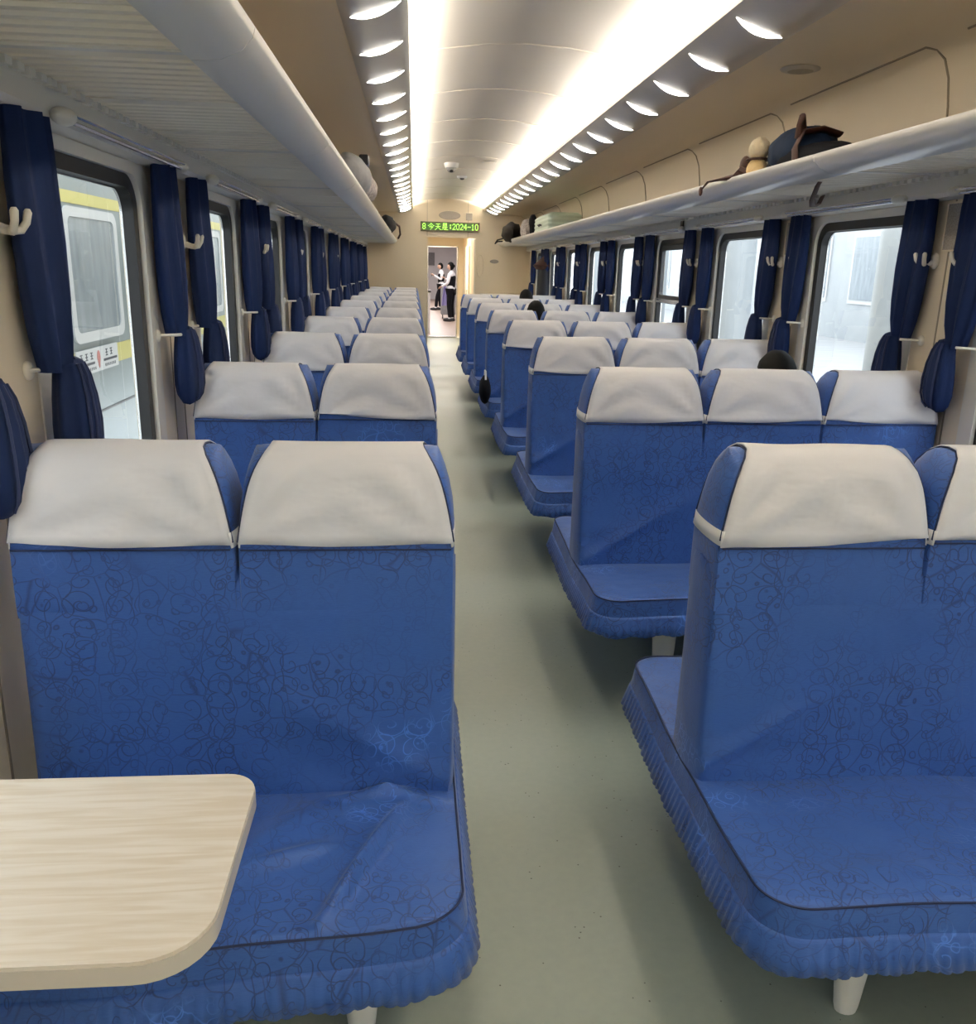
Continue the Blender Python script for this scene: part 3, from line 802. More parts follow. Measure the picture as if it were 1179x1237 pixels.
mb = MB(); mb.box(-.075, .075, -.10, .10, -.008, 0); mb.build('plate', M['strip'], r, bevel=.004); mb = MB(); mb.box(-.055, .055, -.08, .08, -.012, -.007); mb.build('inset', M['ceiling'], r, bevel=.002)
for s, ys in ((1, (4.2,)),):
    for y in ys:
        r = empty('speaker_grille', (CX+s*1.155, y, 2.43), 'oval beige speaker grille in the curved panel above the right rack', 'speaker')
        mb = MB(); mb.ellipsoid((0, 0, .018), (.09, .09, .014), 28, 10); o = mb.build('rim', M['ceiling'], r)
        mb = MB(); mb.ellipsoid((0, 0, .016), (.07, .07, .015), 28, 10); mb.build('mesh_disc', noisy(mat('speaker_mesh', (.3, .26, .2), .7), (.36, .31, .24), (.52, .46, .37), 220, 1), r)

def wall_thing(name, x, z, label, cat): return empty(name, (x, YE, z), label, cat)
r = wall_thing('speaker_grille', .62, 2.415, 'oval grey speaker grille above the display on the end wall', 'speaker')
mb = MB(); mb.add([(.18*math.cos(2*PI*i/28), -.012, .065*math.sin(2*PI*i/28)) for i in range(28)]+[(.19*math.cos(2*PI*i/28), 0, .073*math.sin(2*PI*i/28)) for i in range(28)], [tuple(range(28))]+[(i, (i+1) % 28, 28+(i+1) % 28, 28+i) for i in range(28)])
mb.build('plate', M['mesh'], r, smooth=30)
r = wall_thing('wall_plate', .96, 2.40, 'small square grey grille above the display, right of the oval one', 'grille')
mb = MB(); mb.box(-.055, .055, -.012, 0, -.06, .06); mb.build('plate', M['mesh'], r, bevel=.003)
r = wall_thing('wall_plate', 1.42, 1.66, 'small oval grey plate on the end wall, right of the doorway', 'plate')
mb = MB(); mb.add([(.075*math.cos(2*PI*i/24), -.012, .03*math.sin(2*PI*i/24)) for i in range(24)]+[(.08*math.cos(2*PI*i/24), 0, .034*math.sin(2*PI*i/24)) for i in range(24)], [tuple(range(24))]+[(i, (i+1) % 24, 24+(i+1) % 24, 24+i) for i in range(24)])
mb.build('plate', M['mesh'], r, smooth=30)
r = wall_thing('door_pull', 1.17, 1.58, 'pale recessed oval pull on the end wall beside the doorway', 'door pull')
mb = MB(); mb.tube([(.06*math.cos(2*PI*i/24), -.008, .19*math.sin(2*PI*i/24)) for i in range(25)], .010, 8); mb.build('rim', M['beige'], r)

# LED display
DX0, DX1, DZ = .11, 1.145, 2.225
r = empty('led_display', ((DX0+DX1)/2, YE, DZ), 'green LED display reading the date over the doorway on the end wall', 'display')
hw, hh = (DX1-DX0)/2, .078
mb = MB(); mb.box(-hw, hw, -.05, 0, -hh, hh); mb.build('casing', M['signbox'], r, bevel=.004)
mb = MB(); mb.box(-hw+.02, hw-.10, -.052, -.049, -hh+.018, hh-.018); mb.build('screen', M['ledoff'], r, smooth=0)
G = {'8': ['.###.', '#...#', '#...#', '.###.', '#...#', '#...#', '.###.'],
     ':': ['.....', '..##.', '..##.', '.....', '..##.', '..##.', '.....'],
     '2': ['.###.', '#...#', '....#', '...#.', '..#..', '.#...', '#####'],
     '0': ['.###.', '#...#', '#...#', '#...#', '#...#', '#...#', '.###.'],
     '4': ['...#.', '..##.', '.#.#.', '#..#.', '#####', '...#.', '...#.'],
     '-': ['.....', '.....', '.....', '#####', '.....', '.....', '.....'],
     '1': ['..#..', '.##..', '..#..', '..#..', '..#..', '..#..', '.###.'],
     ' ': ['.....']*7,
     'jin': ['.....#.....', '....#.#....', '...#...#...', '..#..#..#..', '##...#...##', '...........', '..#######..', '.......#...', '......#....', '.....#.....', '....#......'],
     'tian': ['...........', '..#######..', '.....#.....', '.....#.....', '.....#.....', '.#########.', '.....#.....', '....#.#....', '...#...#...', '..#.....#..', '##.......##'],
     'shi': ['..#######..', '..#.....#..', '..#######..', '..#.....#..', '..#######..', '...........', '.#########.', '..#..#.....', '..#..####..', '.#.#.#.....', '#...#######']}
mb = MB(); x = -hw+.035; ps = .0100
for g in ['8', ' ', 'jin', 'tian', 'shi', ':', '2', '0', '2', '4', '-', '1', '0']:
    gl = G[g]; wd = len(gl[0]); q = ps if wd > 5 else ps
    rowh = .0102 if wd > 5 else .0145
    cw = ps if wd > 5 else .0112
    if g == ' ': x += .030; continue
    z0 = rowh*(len(gl)-1)/2
    for i, row in enumerate(gl):
        for j, ch in enumerate(row):
            if ch == '#': mb.box(x+j*cw, x+j*cw+cw*.85, -.055, -.051, z0-i*rowh-rowh*.42, z0-i*rowh+rowh*.42)
    x += cw*wd+.010
mb.build('characters', M['led'], r, smooth=0)

# passage lamp (visible lens)
r = empty('passage_light', (.62, 17.2, 2.2), 'white oval ceiling lamp in the passage behind the end wall', 'ceiling light')
mb = MB(); mb.ellipsoid((0, 0, -.01), (.12, .2, .03)); mb.build('diffuser', mat('passage_lens', (1, 1, 1), .5, emit=(1, .95, .85), es=4), r)

# counter at the end on the right
r = empty('attendant_counter', (1.5, 15.2, 0), 'beige topped counter with dark blue panels in front of the end wall, right', 'counter')
mb = MB(); mb.box(-.33, .54, -.30, .78, 1.07, 1.11); mb.build('top', M['cream'], r, bevel=.01)
mb = MB(); mb.box(-.28, .54, -.25, .76, 0, 1.07); mb.build('body', mat('counter_blue', (.03, .05, .12), .5), r, smooth=0)
mb = MB(); mb.box(.0, .3, -.262, -.25, .80, 1.06); mb.build('front_panel', M['cream'], r, smooth=0)
r = empty('passage_cabinet', (.30, 21.4, 0), 'low dark topped cabinet just inside the next car, left of the doorway view', 'cabinet')
mb = MB(); mb.box(-.35, .08, 0, .5, 0, .95); mb.build('body', mwh, r, bevel=.01); mb = MB(); mb.box(-.37, .10, -.02, .52, .95, 1.0); mb.build('worktop', M['dark'], r)
r = empty('service_trolley', (1.03, 27.5, 0), 'grey service trolley beyond the two attendants in the next car', 'trolley')
mb = MB(); mb.box(-.2, .25, 0, .7, .12, .95); mb.build('body', M['greybag'], r, bevel=.02)
for sx in (-.15, .2):
    mb = MB(); mb.tube([(sx-.015, .1, .06), (sx+.015, .1, .06)], .06, 14); mb.build('wheel', M['rubber'], r)
mb = MB(); mb.tube([(-.2, -.03, .95), (-.2, -.03, 1.05), (.25, -.03, 1.05), (.25, -.03, .95)], .012); mb.build('handle', M['chrome'], r)
r = empty('wall_poster', (.64, 43.98, 1.9), 'small dark framed notice on the far white wall of the next car', 'notice')
mb = MB(); mb.box(-.35, .35, -.03, 0, -.3, .3); mb.build('board', M['greybag'], r)

# ------------------------------------------------------------------ people
def skinbody(name, pts, edges, radii, m, parent=None, sub=2):
    me = bpy.data.meshes.new(name); ks = list(pts); me.from_pydata([pts[k] for k in ks], [(ks.index(a), ks.index(b)) for a, b in edges], [])
    o = bpy.data.objects.new(name, me); C.objects.link(o); me.materials.append(m)
    sk = o.modifiers.new('skin', 'SKIN'); layer = me.skin_vertices[0] if me.skin_vertices else None
    if layer is None:
        bpy.context.view_layer.objects.active = o; o.select_set(True); bpy.ops.mesh.customdata_skin_add(); layer = me.skin_vertices[0]
    for i, k in enumerate(ks): rr_ = radii[k]; layer.data[i].radius = (rr_, rr_) if not isinstance(rr_, tuple) else rr_; layer.data[i].use_root = (i == 0)
    sk.use_smooth_shade = True
    su = o.modifiers.new('sub', 'SUBSURF'); su.levels = sub; su.render_levels = sub
    if parent: o.parent = parent
    return o
def head(mbm, hair, c, r=.1, face=(0, 1, 0)):
    pass
def person(loc, facing, J, label, cloth, rad=None, hair_col='hair', extra=None):
    """J: joints in metres in a frame where the person looks along +y, feet at z=0"""
    r = empty('person', loc, label, 'person'); r.rotation_euler[2] = facing
    R = dict(pelvis=(.125, .105), belly=(.12, .095), chest=(.145, .10), neckb=.06, neck=.05, shL=.062, shR=.062, elL=.045, elR=.045, wrL=.03, wrR=.03,
             hipL=.092, hipR=.092, knL=.062, knR=.062, anL=.043, anR=.043, toL=.032, toR=.032, haL=.028, haR=.028)
    E_ = [('pelvis', 'belly'), ('belly', 'chest'), ('chest', 'neckb'), ('neckb', 'neck'), ('chest', 'shL'), ('shL', 'elL'), ('elL', 'wrL'), ('chest', 'shR'), ('shR', 'elR'), ('elR', 'wrR'),
          ('pelvis', 'hipL'), ('hipL', 'knL'), ('knL', 'anL'), ('anL', 'toL'), ('pelvis', 'hipR'), ('hipR', 'knR'), ('knR', 'anR'), ('anR', 'toR')]
    keys = [k for k in J if k in R]
    body = skinbody('body', {k: J[k] for k in keys}, E_, R, cloth['body'], r)
    hc = Vector(J['head']); tilt = J.get('tilt', 0)
    def hrot(v): v = Vector(v); return (hc.x+v.x, hc.y+v.y*math.cos(tilt)+v.z*math.sin(tilt), hc.z-v.y*math.sin(tilt)+v.z*math.cos(tilt))
    mb = MB()
    def sh(d):
        k = 1
        if d.z < 0: k -= .16*abs(d.z)*(1 if d.y < .3 else .4)
        if d.y > .6 and -.45 < d.z < .1: k += .04
        return k
    tmp = MB(); tmp.ellipsoid((0, 0, 0), (.075, .095, .115), 24, 18, fn=sh); mb.add([hrot(v) for v in tmp.v], tmp.f)
    tmp = MB(); tmp.tube([(0, .092, .01), (0, .108, -.018), (0, .098, -.028)], [.006, .013, .009], 8)          # nose
    for q in (-1, 1): tmp.ellipsoid((q*.076, -.005, -.008), (.010, .018, .03), 10, 6)                       # ears
    mb.add([hrot(v) for v in tmp.v], tmp.f)
    hd = mb.build('head', M['skin'], r, smooth=80)
    tmp = MB()
    for q in (-1, 1): tmp.ellipsoid((q*.03, .087, .012), (.012, .006, .006), 10, 6)
    mb = MB(); mb.add([hrot(v) for v in tmp.v], tmp.f); mb.build('eyes', M['hair'], hd)
    tmp = MB(); tmp.ellipsoid((0, .089, -.05), (.022, .006, .006), 10, 6); mb = MB(); mb.add([hrot(v) for v in tmp.v], tmp.f); mb.build('mouth', M['brown'], hd)
    tmp = MB()
    def hf(d):
        k = 1.0+.03*noise.noise(d*4)
        if d.y > .15 and d.z < .42: k *= .80
        return k
    tmp.ellipsoid((0, -.008, .014), (.086, .102, .118), 26, 18, fn=hf)
    if cloth.get('bun'): tmp.ellipsoid((0, -.11, .0), (.035, .03, .04))
    mb = MB(); mb.add([hrot(v) for v in tmp.v], tmp.f); mb.build('hair', M[hair_col], r, smooth=80)
    # hands: palm and five fingers
    for sd in ('L', 'R'):
        w_ = Vector(J['wr'+sd]); e_ = Vector(J['el'+sd]); d = (w_-e_).normalized(); u = Vector((0, 0, 1)); sdv = d.cross(u)
        sdv = sdv.normalized() if sdv.length > .1 else Vector((1, 0, 0)); u = sdv.cross(d)
        mb = MB(); mb.tube([w_-d*.01, w_+d*.03, w_+d*.07, w_+d*.085], [.022, .034, .036, .030], 10, squash=(1, .5))
        for i, L_ in enumerate((.055, .068, .072, .062)):
            b_ = w_+d*.078+sdv*(.024-.016*i); mb.tube([b_, b_+d*L_*.5-u*.008, b_+d*L_*.85-u*.03], [.0085, .008, .0065], 6)
        b_ = w_+d*.03+sdv*.028; mb.tube([b_, b_+d*.03+sdv*.02, b_+d*.055+sdv*.022-u*.01], [.010, .009, .007], 6)
        mb.build('hand', M['skin'], r, smooth=70)
    if cloth.get('legs'):
        pts = {k: J[k] for k in ('pelvis', 'hipL', 'knL', 'anL', 'hipR', 'knR', 'anR')}
        RR = dict(pelvis=(.135, .115), hipL=.102, hipR=.102, knL=.072, knR=.072, anL=.060, anR=.060)
        skinbody('trousers', pts, [('pelvis', 'hipL'), ('hipL', 'knL'), ('knL', 'anL'), ('pelvis', 'hipR'), ('hipR', 'knR'), ('knR', 'anR')], RR, cloth['legs'], r)
    if cloth.get('vest'):
        pts = {k: J[k] for k in ('pelvis', 'belly', 'chest')}; c_ = Vector(J['chest']); pts['top'] = tuple(c_+Vector((0, 0, .05)))
        skinbody('waistcoat', pts, [('pelvis', 'belly'), ('belly', 'chest'), ('chest', 'top')], dict(pelvis=(.150, .13), belly=(.145, .12), chest=(.185, .135), top=(.15, .11)), cloth['vest'], r)
    for sd in ('L', 'R'):
        a = Vector(J['an'+sd]); mb = MB(); mb.ellipsoid((a.x, a.y+.07, .04), (.055, .155, .065), 14, 8, fn=lambda d: 1 if d.z > -.5 else .85); mb.build('shoe', M['rubber'], r, smooth=80)
    return r
stand = dict(pelvis=(0, 0, .93), belly=(0, .0, 1.08), chest=(0, -.01, 1.27), neckb=(0, -.01, 1.40), neck=(0, .005, 1.46), head=(0, .025, 1.56), tilt=.15,
    shL=(-.17, -.01, 1.35), shR=(.17, -.01, 1.35), elL=(-.22, .03, 1.09), elR=(.22, .03, 1.09), wrL=(-.12, .22, 1.17), wrR=(.12, .24, 1.22),
    hipL=(-.09, 0, .86), hipR=(.09, 0, .86), knL=(-.10, .03, .48), knR=(.10, .02, .48), anL=(-.10, -.01, .09), anR=(.11, -.01, .09), toL=(-.10, .12, .04), toR=(.12, .12, .04))
p1 = person((.98, 33.0, 0), PI*.55, {**stand, 'anL': (-.10, .20, .09), 'knL': (-.10, .16, .48), 'toL': (-.1, .33, .04), 'wrL': (-.10, .28, 1.25)}, 'person in white shirt and black waistcoat, side on, looking at a phone, next car',
       dict(body=M['shirt'], legs=M['black'], vest=M['black']))
p2 = person((1.08, 26.2, 0), PI*.12+PI*.25, {**stand, 'wrL': (-.14, .24, 1.0)}, 'person in white shirt and black waistcoat, back turned, purple cloth in hand, next car',
       dict(body=M['shirt'], legs=M['black'], vest=M['black'], bun=True))
r = empty('mobile_phone', (.64, 32.98, 1.27), 'dark phone held by the side-on attendant in the next car', 'phone')
mb = MB(); mb.box(-.005, .005, -.035, .035, -.07, .07); mb.build('body', M['rubber'], r, bevel=.003); mb = MB(); mb.box(.005, .007, -.03, .03, -.062, .062); mb.build('screen', M['ledoff'], r)
r = empty('purple_cloth', (.93, 26.32, .95), 'pale purple cloth hanging from the hand of the attendant in the next car', 'cloth')
mb = MB(); mb.grid([[(.09*math.sin(j*.5)*(.5+t)*.8-.03, .03*math.cos(j*1.9)+.05*math.cos(j*.5), .05-.55*t) for j in range(13)] for t in (0, .2, .4, .6, .8, 1)], cv=True); mb.build('folds', M['purple'], r)

sit = dict(pelvis=(0, 0, .56), belly=(0, .03, .70), chest=(0, .06, .87), neckb=(0, .09, 1.00), neck=(0, .12, 1.04), head=(0, .15, 1.10), tilt=.5,
    shL=(-.17, .07, .94), shR=(.17, .07, .94), elL=(-.21, .16, .70), elR=(.21, .16, .70), wrL=(-.10, .34, .66), wrR=(.10, .34, .66),
    hipL=(-.09, .04, .53), hipR=(.09, .04, .53), knL=(-.10, .43, .52), knR=(.10, .43, .52), anL=(-.10, .42, .09), anR=(.10, .42, .09), toL=(-.1, .54, .04), toR=(.1, .54, .04))
def seated(x, y, topz, label, m='jacket', facing=0):
    dz = topz-1.20; J = {}
    for k, v in sit.items():
        if k == 'tilt': J[k] = v; continue
        up_ = k in ('chest', 'neckb', 'neck', 'head', 'shL', 'shR'); J[k] = (v[0], v[1], v[2]+(dz if up_ else dz*.4 if k in ('belly', 'elL', 'elR') else 0))
    return person((x, y, 0), facing, J, label, dict(body=M[m], legs=M['black']))
seated(1.60, 3.60, 1.20, 'black-haired person seated behind the second right bench, crown of the head showing')
seated(1.15, 8.22, 1.235, 'person with short black hair seated between rows, far right of the aisle')
seated(1.42, 11.15, 1.27, 'dark-haired person seated by the window near the end counter')

# ------------------------------------------------------------------ luggage
RZ = 1.946
r = empty('backpack', (1.66, 3.86, RZ), 'navy backpack with brown straps lying on the right luggage rack', 'backpack')
mb = MB(); mb.ellipsoid((0, .02, .105), (.13, .20, .105), 32, 20, fn=lambda d: (1+.10*noise.noise(d*3)+.04*noise.noise(d*9))*(1 if d.z > -.8 else .97)); mb.build('body', M['navybag'], r, smooth=80)
mb = MB(); mb.ellipsoid((0, -.06, .065), (.12, .38, .065), 28, 16, fn=lambda d: 1+.08*noise.noise(d*4+Vector((3, 1, 0)))); mb.build('back_panel', M['black'], r, smooth=80)
mb = MB(); mb.tube([(-.115, -.19, .03), (-.115, -.17, .10), (-.08, -.15, .165), (0, -.15, .18), (.08, -.15, .16)], .019, 8, squash=(1.3, .5)); mb.tube([(-.10, -.15, .14), (-.10, -.16, .19), (-.09, -.15, .225), (-.07, -.13, .17)], .014, 8); mb.build('strap', M['brown'], r)
mb = MB(); mb.tube([(-.10, .22, .02), (-.14, .30, .06), (-.15, .38, .04), (-.20, .46, .035), (-.235, .54, .03), (-.25, .58, .0)], [.035, .045, .03, .014, .008, .006], 8, squash=(1, .5)); mb.ellipsoid((-.14, .31, .08), (.025, .035, .045)); mb.ellipsoid((-.252, .59, -.01), (.010, .014, .022)); mb.build('strap', M['brown'], r)
mb = MB(); mb.tube([(.05, -.10, .0), (.04, -.08, -.03), (.05, -.02, -.08), (.09, .06, -.10), (.16, .16, -.09), (.24, .3, -.04)], .009, 6, squash=(1.6, .5)); mb.build('hanging_strap', M['brown'], r)
r = empty('plush_toy', (1.545, 4.09, RZ), 'yellow and cream plush toy tied to the navy backpack on the right rack', 'plush toy')
mb = MB(); mb.ellipsoid((0, 0, .055), (.045, .055, .055), 18, 12, fn=lambda d: 1+.1*noise.noise(d*4)); mb.build('body', M['yellow'], r)
mb = MB(); mb.ellipsoid((0, -.01, .145), (.045, .055, .05), 18, 12, fn=lambda d: 1+.1*noise.noise(d*4)); mb.build('head', noisy(mat('cream_plush', (.8, .68, .45), .9), (.74, .58, .36), (.86, .76, .56), 30, 3, .6, 60), r)
mb = MB(); mb.tube([(.045*math.cos(2*PI*i/16), .055*math.sin(2*PI*i/16), .10) for i in range(17)], .006, 6); mb.build('cord', M['brown'], r)
r = empty('suitcase', (1.74, 11.05, RZ), 'mint green ribbed hard suitcase lying at the far end of the right rack', 'suitcase')
mb = MB()
N = 40
def sc(y, z):
    return y, z
rows = []
for i in range(N+1):
    z = .24*i/N; ins = .0
    t = min(z, .24-z)/.05; ins = .04*(1-min(1, t))**2; rib = .006*math.sin(i/N*PI*2*5)
    P_ = rrect(-.62+ins, .62-ins, -.2+ins, .2-ins, .06, 6); rows.append([(-(q)+(.0), p, z) for p, q in [(a*(1+rib), b*(1+rib*3)) for a, b in P_]])
mb.grid(rows, cv=True); mb.add(rows[0], [tuple(range(len(rows[0])))]); mb.add(rows[-1], [tuple(range(len(rows[-1])))]); mb.build('shell', M['mint'], r, smooth=60)
mb = MB(); mb.tube([(-.205, -.09, .11), (-.225, -.08, .12), (-.225, .08, .12), (-.205, .09, .11)], .010, 8); mb.build('handle', M['dark'], r)
for q in (-1, 1):
    mb = MB(); mb.tube([(-.12, q*.655, .04), (-.09, q*.655, .04)], .028, 12); mb.build('wheel', M['rubber'], r)
r = empty('holdall', (1.52, 14.2, RZ), 'black soft bag hanging over the end of the right rack, near the end wall', 'bag')
mb = MB(); mb.ellipsoid((0, 0, .14), (.14, .6, .15), 24, 16, fn=lambda d: 1+.16*noise.noise(d*2.2)); mb.build('body', mat('dark_brown_nylon', (.009, .006, .005), .8, spec=.2), r, smooth=80)
mb = MB(); mb.tube([(-.1, .35, .06), (-.17, .55, .04), (-.19, .70, -.01), (-.16, .6, .02), (-.1, .45, .02)], .012, 6); mb.build('strap', M['black'], r)
r = empty('water_bottle', (1.60, 12.9, RZ), 'grey patterned bag standing between the suitcase and the black bag on the right rack', 'bag')
r.name = 'patterned_bag'
mb = MB(); mb.ellipsoid((0, 0, .13), (.09, .18, .15), 20, 14, fn=lambda d: 1+.14*noise.noise(d*3)); mb.build('body', M['floral'], r)
mb = MB(); mb.ellipsoid((.07, -.1, .17), (.07, .14, .17), 16, 12, fn=lambda d: 1+.12*noise.noise(d*3)); mb.build('dark_pocket', M['black'], r)
r = empty('travel_bag', (-.40, 6.0, RZ), 'grey travel bag with white patterned side on the left luggage rack', 'bag')
mb = MB(); mb.ellipsoid((0, -.12, .13), (.13, .36, .14), 24, 16, fn=lambda d: 1+.1*noise.noise(d*2.4)); mb.build('body', M['greybag'], r, smooth=80)
mb = MB(); mb.ellipsoid((.02, .55, .12), (.12, .40, .12), 24, 16, fn=lambda d: 1+.1*noise.noise(d*2.4)); mb.build('patterned_end', M['floral'], r, smooth=80)
mb = MB(); mb.box(.06, .12, -.20, -.10, .2, .262); mb.build('buckle', M['rubber'], r, bevel=.01)
r = empty('shoulder_bag', (-.36, 12.2, RZ), 'black bag with hanging handle at the far end of the left luggage rack', 'bag')
mb = MB(); mb.ellipsoid((0, 0, .12), (.12, .55, .12), 20, 14, fn=lambda d: 1+.14*noise.noise(d*2.4)); mb.build('body', M['black'], r, smooth=80)
mb = MB(); mb.tube([(.11, .2, .15), (.16, .3, .12), (.17, .4, .02), (.14, .5, -.03)], .014, 6); mb.build('strap', M['brown'], r)
# coat on a hook
r = empty('hanging_coat', (XR, 13.75, 1.62), 'long black coat hanging on the right wall near the end counter', 'coat')
mb = MB(); mb.grid([[(-.05-b*math.sin(th)*(1+.15*math.sin(3*th)), a*math.cos(th), z) for th in [2*PI*j/20 for j in range(20)]] for z, a, b in ((.06, .03, .02), (.0, .14, .05), (-.10, .24, .08), (-.3, .27, .10), (-.5, .28, .11), (-.62, .29, .12))], cv=True); mb.build('cloth', M['jacket'], r, smooth=70)
mb = MB(); mb.grid([[(-.05-b*math.sin(th), a*math.cos(th), z) for th in [2*PI*j/14 for j in range(14)]] for z, a, b in ((.12, .10, .02), (.05, .2, .10), (-.02, .26, .18), (-.08, .2, .13))], cv=True); mb.build('hood', M['brown'], r, smooth=70)
# bag at the aisle edge of the fourth right bench
r = empty('handbag', (.60, ROW1+4*PITCH-.40, .44), 'small black bag on the aisle edge of the fifth right bench', 'bag')
mb = MB(); mb.ellipsoid((0, 0, .11), (.05, .11, .12), 18, 12, fn=lambda d: 1+.1*noise.noise(d*2.4)); mb.build('body', M['black'], r, smooth=80)
mb = MB(); mb.tube([(0, -.07, .2), (.0, -.03, .27), (0, .03, .27), (0, .07, .2)], .008, 6); mb.build('handle', M['band'], r)
# clip on the right fascia
r = empty('clip', (CX+1.392, 6.62, 1.885), 'small black tag stuck on the pale fascia under the right rack', 'tag')
mb = MB(); mb.box(-.012, 0, -.03, .03, -.03, .03); mb.build('plate', M['rubber'], r, bevel=.003); mb = MB(); mb.box(-.014, -.011, -.02, .02, -.004, .004); mb.build('stripe', M['brown'], r)

# ------------------------------------------------------------------ outside, left: another train
TX = -2.3
mg = noisy(mat('train_grey', (.13, .165, .17), .35), (.125, .16, .165), (.16, .19, .20), 1.5, 3)
tr = empty('train_car', (TX, 9, 0), 'grey-green train car with yellow stripes standing outside the left windows', 'train')
mb = MB(); mb.box(-.4, 0, -12, 16, -1.0, 2.75); mb.build('body', mg, tr, smooth=0, bevel=.02)
my = mat('yellow_stripe', (.40, .36, .10), .4)
for z0, z1 in ((1.905, 1.985), (.785, .925)):
    mb = MB(); mb.box(0, .004, -12, 16, z0, z1); mb.build('yellow_stripe', my, tr, smooth=0)
mb = MB(); mb.box(0, .006, -12, 16, .46, .475); mb.build('body_seam', M['dark'], tr, smooth=0)
mwf = mat('frame_white', (.42, .43, .44), .4)
mint_ = noisy(mat('train_interior', (.22, .26, .29), .25), (.07, .10, .12), (.30, .33, .36), 3, 4, stretch=(1, 3, .6))
for k in range(-5, 9):
    yc = 6.72-9+k*1.86
    if abs(yc) > 15: continue
    mb = MB(); o_ = rrect(yc-.53, yc+.53, .98, 1.885, .09); i_ = rrect(yc-.46, yc+.46, 1.05, 1.82, .06)
    ring(mb, 1, 0, o_, i_, .012, -.02); f_ = mb.build('window_frame', mwf, tr, smooth=40)
    mb = MB(); i_ = rrect(yc-.47, yc+.47, 1.04, 1.83, .06); mb.add([(.004, *p) for p in i_], [tuple(range(len(i_)))]); mb.build('window_pane', mint_, f_, smooth=0)
r = empty('destination_plate', (TX+.01, 6.57, .85), 'white destination plate with small black characters on the grey train outside', 'sign')
mb = MB(); mb.box(0, .012, -.42, .42, -.085, .085); mb.build('board', mwf, r, smooth=0)
mb = MB(); rr = random.Random(3)
def glyph(mb, y, z, s, x):
    for q in range(3): zz = z+s*(-.38+.38*q); mb.box(x, x+.002, y-s*.4, y+s*.4, zz-s*.06, zz+s*.06)
    mb.box(x, x+.002, y-s*.07, y+s*.07, z-s*.45, z+s*.45)
for y in (-.34, -.24, -.14, .17, .27): glyph(mb, y, .035, .055, .012)
for y in [-.36+.035*i for i in range(9)]+[.13+.035*i for i in range(7)]: glyph(mb, y, -.055, .022, .012)
mb.box(.012, .014, -.39, -.09, -.025, -.008); mb.box(.012, .014, .10, .39, -.025, -.008)
mb.build('characters', mat('plate_ink', (.03, .03, .04), .6), r, smooth=0)
mb = MB(); mb.ellipsoid((.012, .0, .015), (.004, .035, .05), 14, 8); mb.ellipsoid((.012, .0, -.02), (.004, .02, .045), 12, 8); mb.build('emblem', mat('plate_red', (.35, .12, .10), .6), r)
mb = MB(); mb.box(-30, XL-.12, -6, 40, -1.1, -1.0); struct(mb.build('trackside_ground', noisy(mat('ballast', (.3, .29, .28), .9), (.2, .2, .2), (.42, .41, .4), 30, 4), smooth=0))

# outside, right: pale platform
mp_ = noisy(mat('platform_paving', (.27, .28, .30), .6), (.17, .18, .19), (.36, .36, .37), 2.2, 5, stretch=(.6, 3, 1))
mb = MB(); mb.box(XR+.35, 14, -6, 60, -.3, -.02); struct(mb.build('platform', mp_, smooth=0))
mwht = noisy(mat('white_column', (.29, .31, .32), .4), (.22, .24, .26), (.33, .35, .36), 1.4, 3)
for i, (x, y) in enumerate(((5.2, 9.2), (5.2, 14.2), (5.2, 19.2), (5.2, 26))):
    r = empty('platform_column', (x, y, -.02), 'white platform column outside the right windows, %s from the camera' % ordn[i], 'column', 'platform columns')
    mb = MB(); mb.tube([(0, 0, 0), (0, 0, 4.2)], .28, 24); mb.build('shaft', mwht, r); mb = MB(); mb.tube([(0, 0, 0), (0, 0, .25)], .34, 24); mb.build('plinth', M['strip'], r)
mpt = noisy(mat('pale_train', (.23, .26, .28), .25), (.20, .23, .25), (.26, .29, .31), 1.2, 2)
tr = empty('train_car', (4.6, 6.0, 0), 'pale grey train car end seen through the nearest right window', 'train')
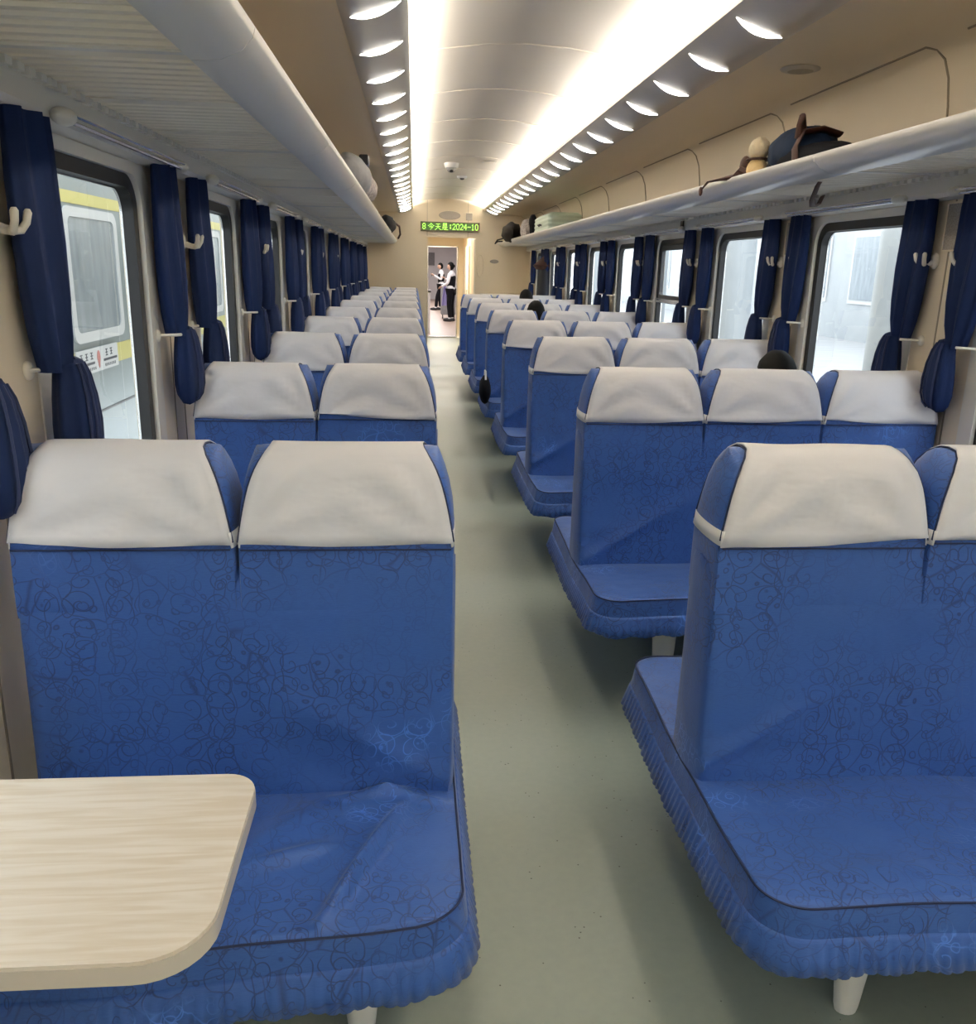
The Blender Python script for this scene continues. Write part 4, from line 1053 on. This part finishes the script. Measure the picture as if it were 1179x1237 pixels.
mb = MB(); mb.box(0, .5, -8.5, 1.9, -1.0, 2.9); mb.build('body', mpt, tr, bevel=.05, smooth=0)
for yc in (-6.5, -4.5, -2.5, .7):
    mb = MB(); o_ = rrect(yc-.45, yc+.45, .9, 1.9, .1); i_ = rrect(yc-.40, yc+.40, .95, 1.85, .08); ring(mb, -1, 0, o_, i_, .012, -.02); f_ = mb.build('window_frame', mwht, tr)
    mb = MB(); mb.add([(-.004, *p) for p in i_], [tuple(range(len(i_)))]); mb.build('window_pane', noisy(mat('pale_pane', (.6, .66, .7), .2), (.26, .30, .34), (.40, .44, .48), 2, 3), f_, smooth=0)
mb = MB(); mb.box(-.005, 0, -8.5, 1.9, .60, .62); mb.build('body_seam', M['strip'], tr)
# station building front
bl = empty('station_building', (11, 20, -.02), 'pale station building with white panels beyond the platform', 'building')
mb = MB(); mb.box(0, 1, -18, 30, 0, 4.2); mb.build('wall', mwht, bl, smooth=0)
for k in range(14):
    y = -14+k*3.0; mb = MB(); mb.box(-.03, .0, y-.9, y+.9, .9, 2.6); f_ = mb.build('window_frame', mwf, bl, smooth=0)
    mb = MB(); mb.box(-.045, -.03, y-.8, y+.8, 1.0, 2.5); mb.build('window_pane', mint_, f_, smooth=0)
r = empty('station_sign', (6.6, 17.2, 2.55), 'red lettered station sign on two posts outside the second right window', 'sign')
mb = MB(); mb.box(-.9, .9, -.05, .05, -.25, .45); mb.build('board', mwf, r, smooth=0)
mb = MB()
for i in range(5):
    x = -.70+i*.35
    for q in range(3): mb.box(x-.12, x+.12, -.06, -.05, .12+.10*q, .16+.10*q)
    mb.box(x-.02, x+.02, -.06, -.05, .08, .40)
mb.build('red_characters', mat('sign_red', (.65, .08, .10), .5), r, smooth=0)
mb = MB()
for i in range(14): mb.box(-.78+i*.115, -.70+i*.115, -.06, -.05, -.12, -.02)
mb.build('white_line', M['strip'], r, smooth=0)
for x in (-.95, .95): mb = MB(); mb.tube([(x, 0, -2.57), (x, 0, .6)], .04); mb.build('post', M['dark'], r)
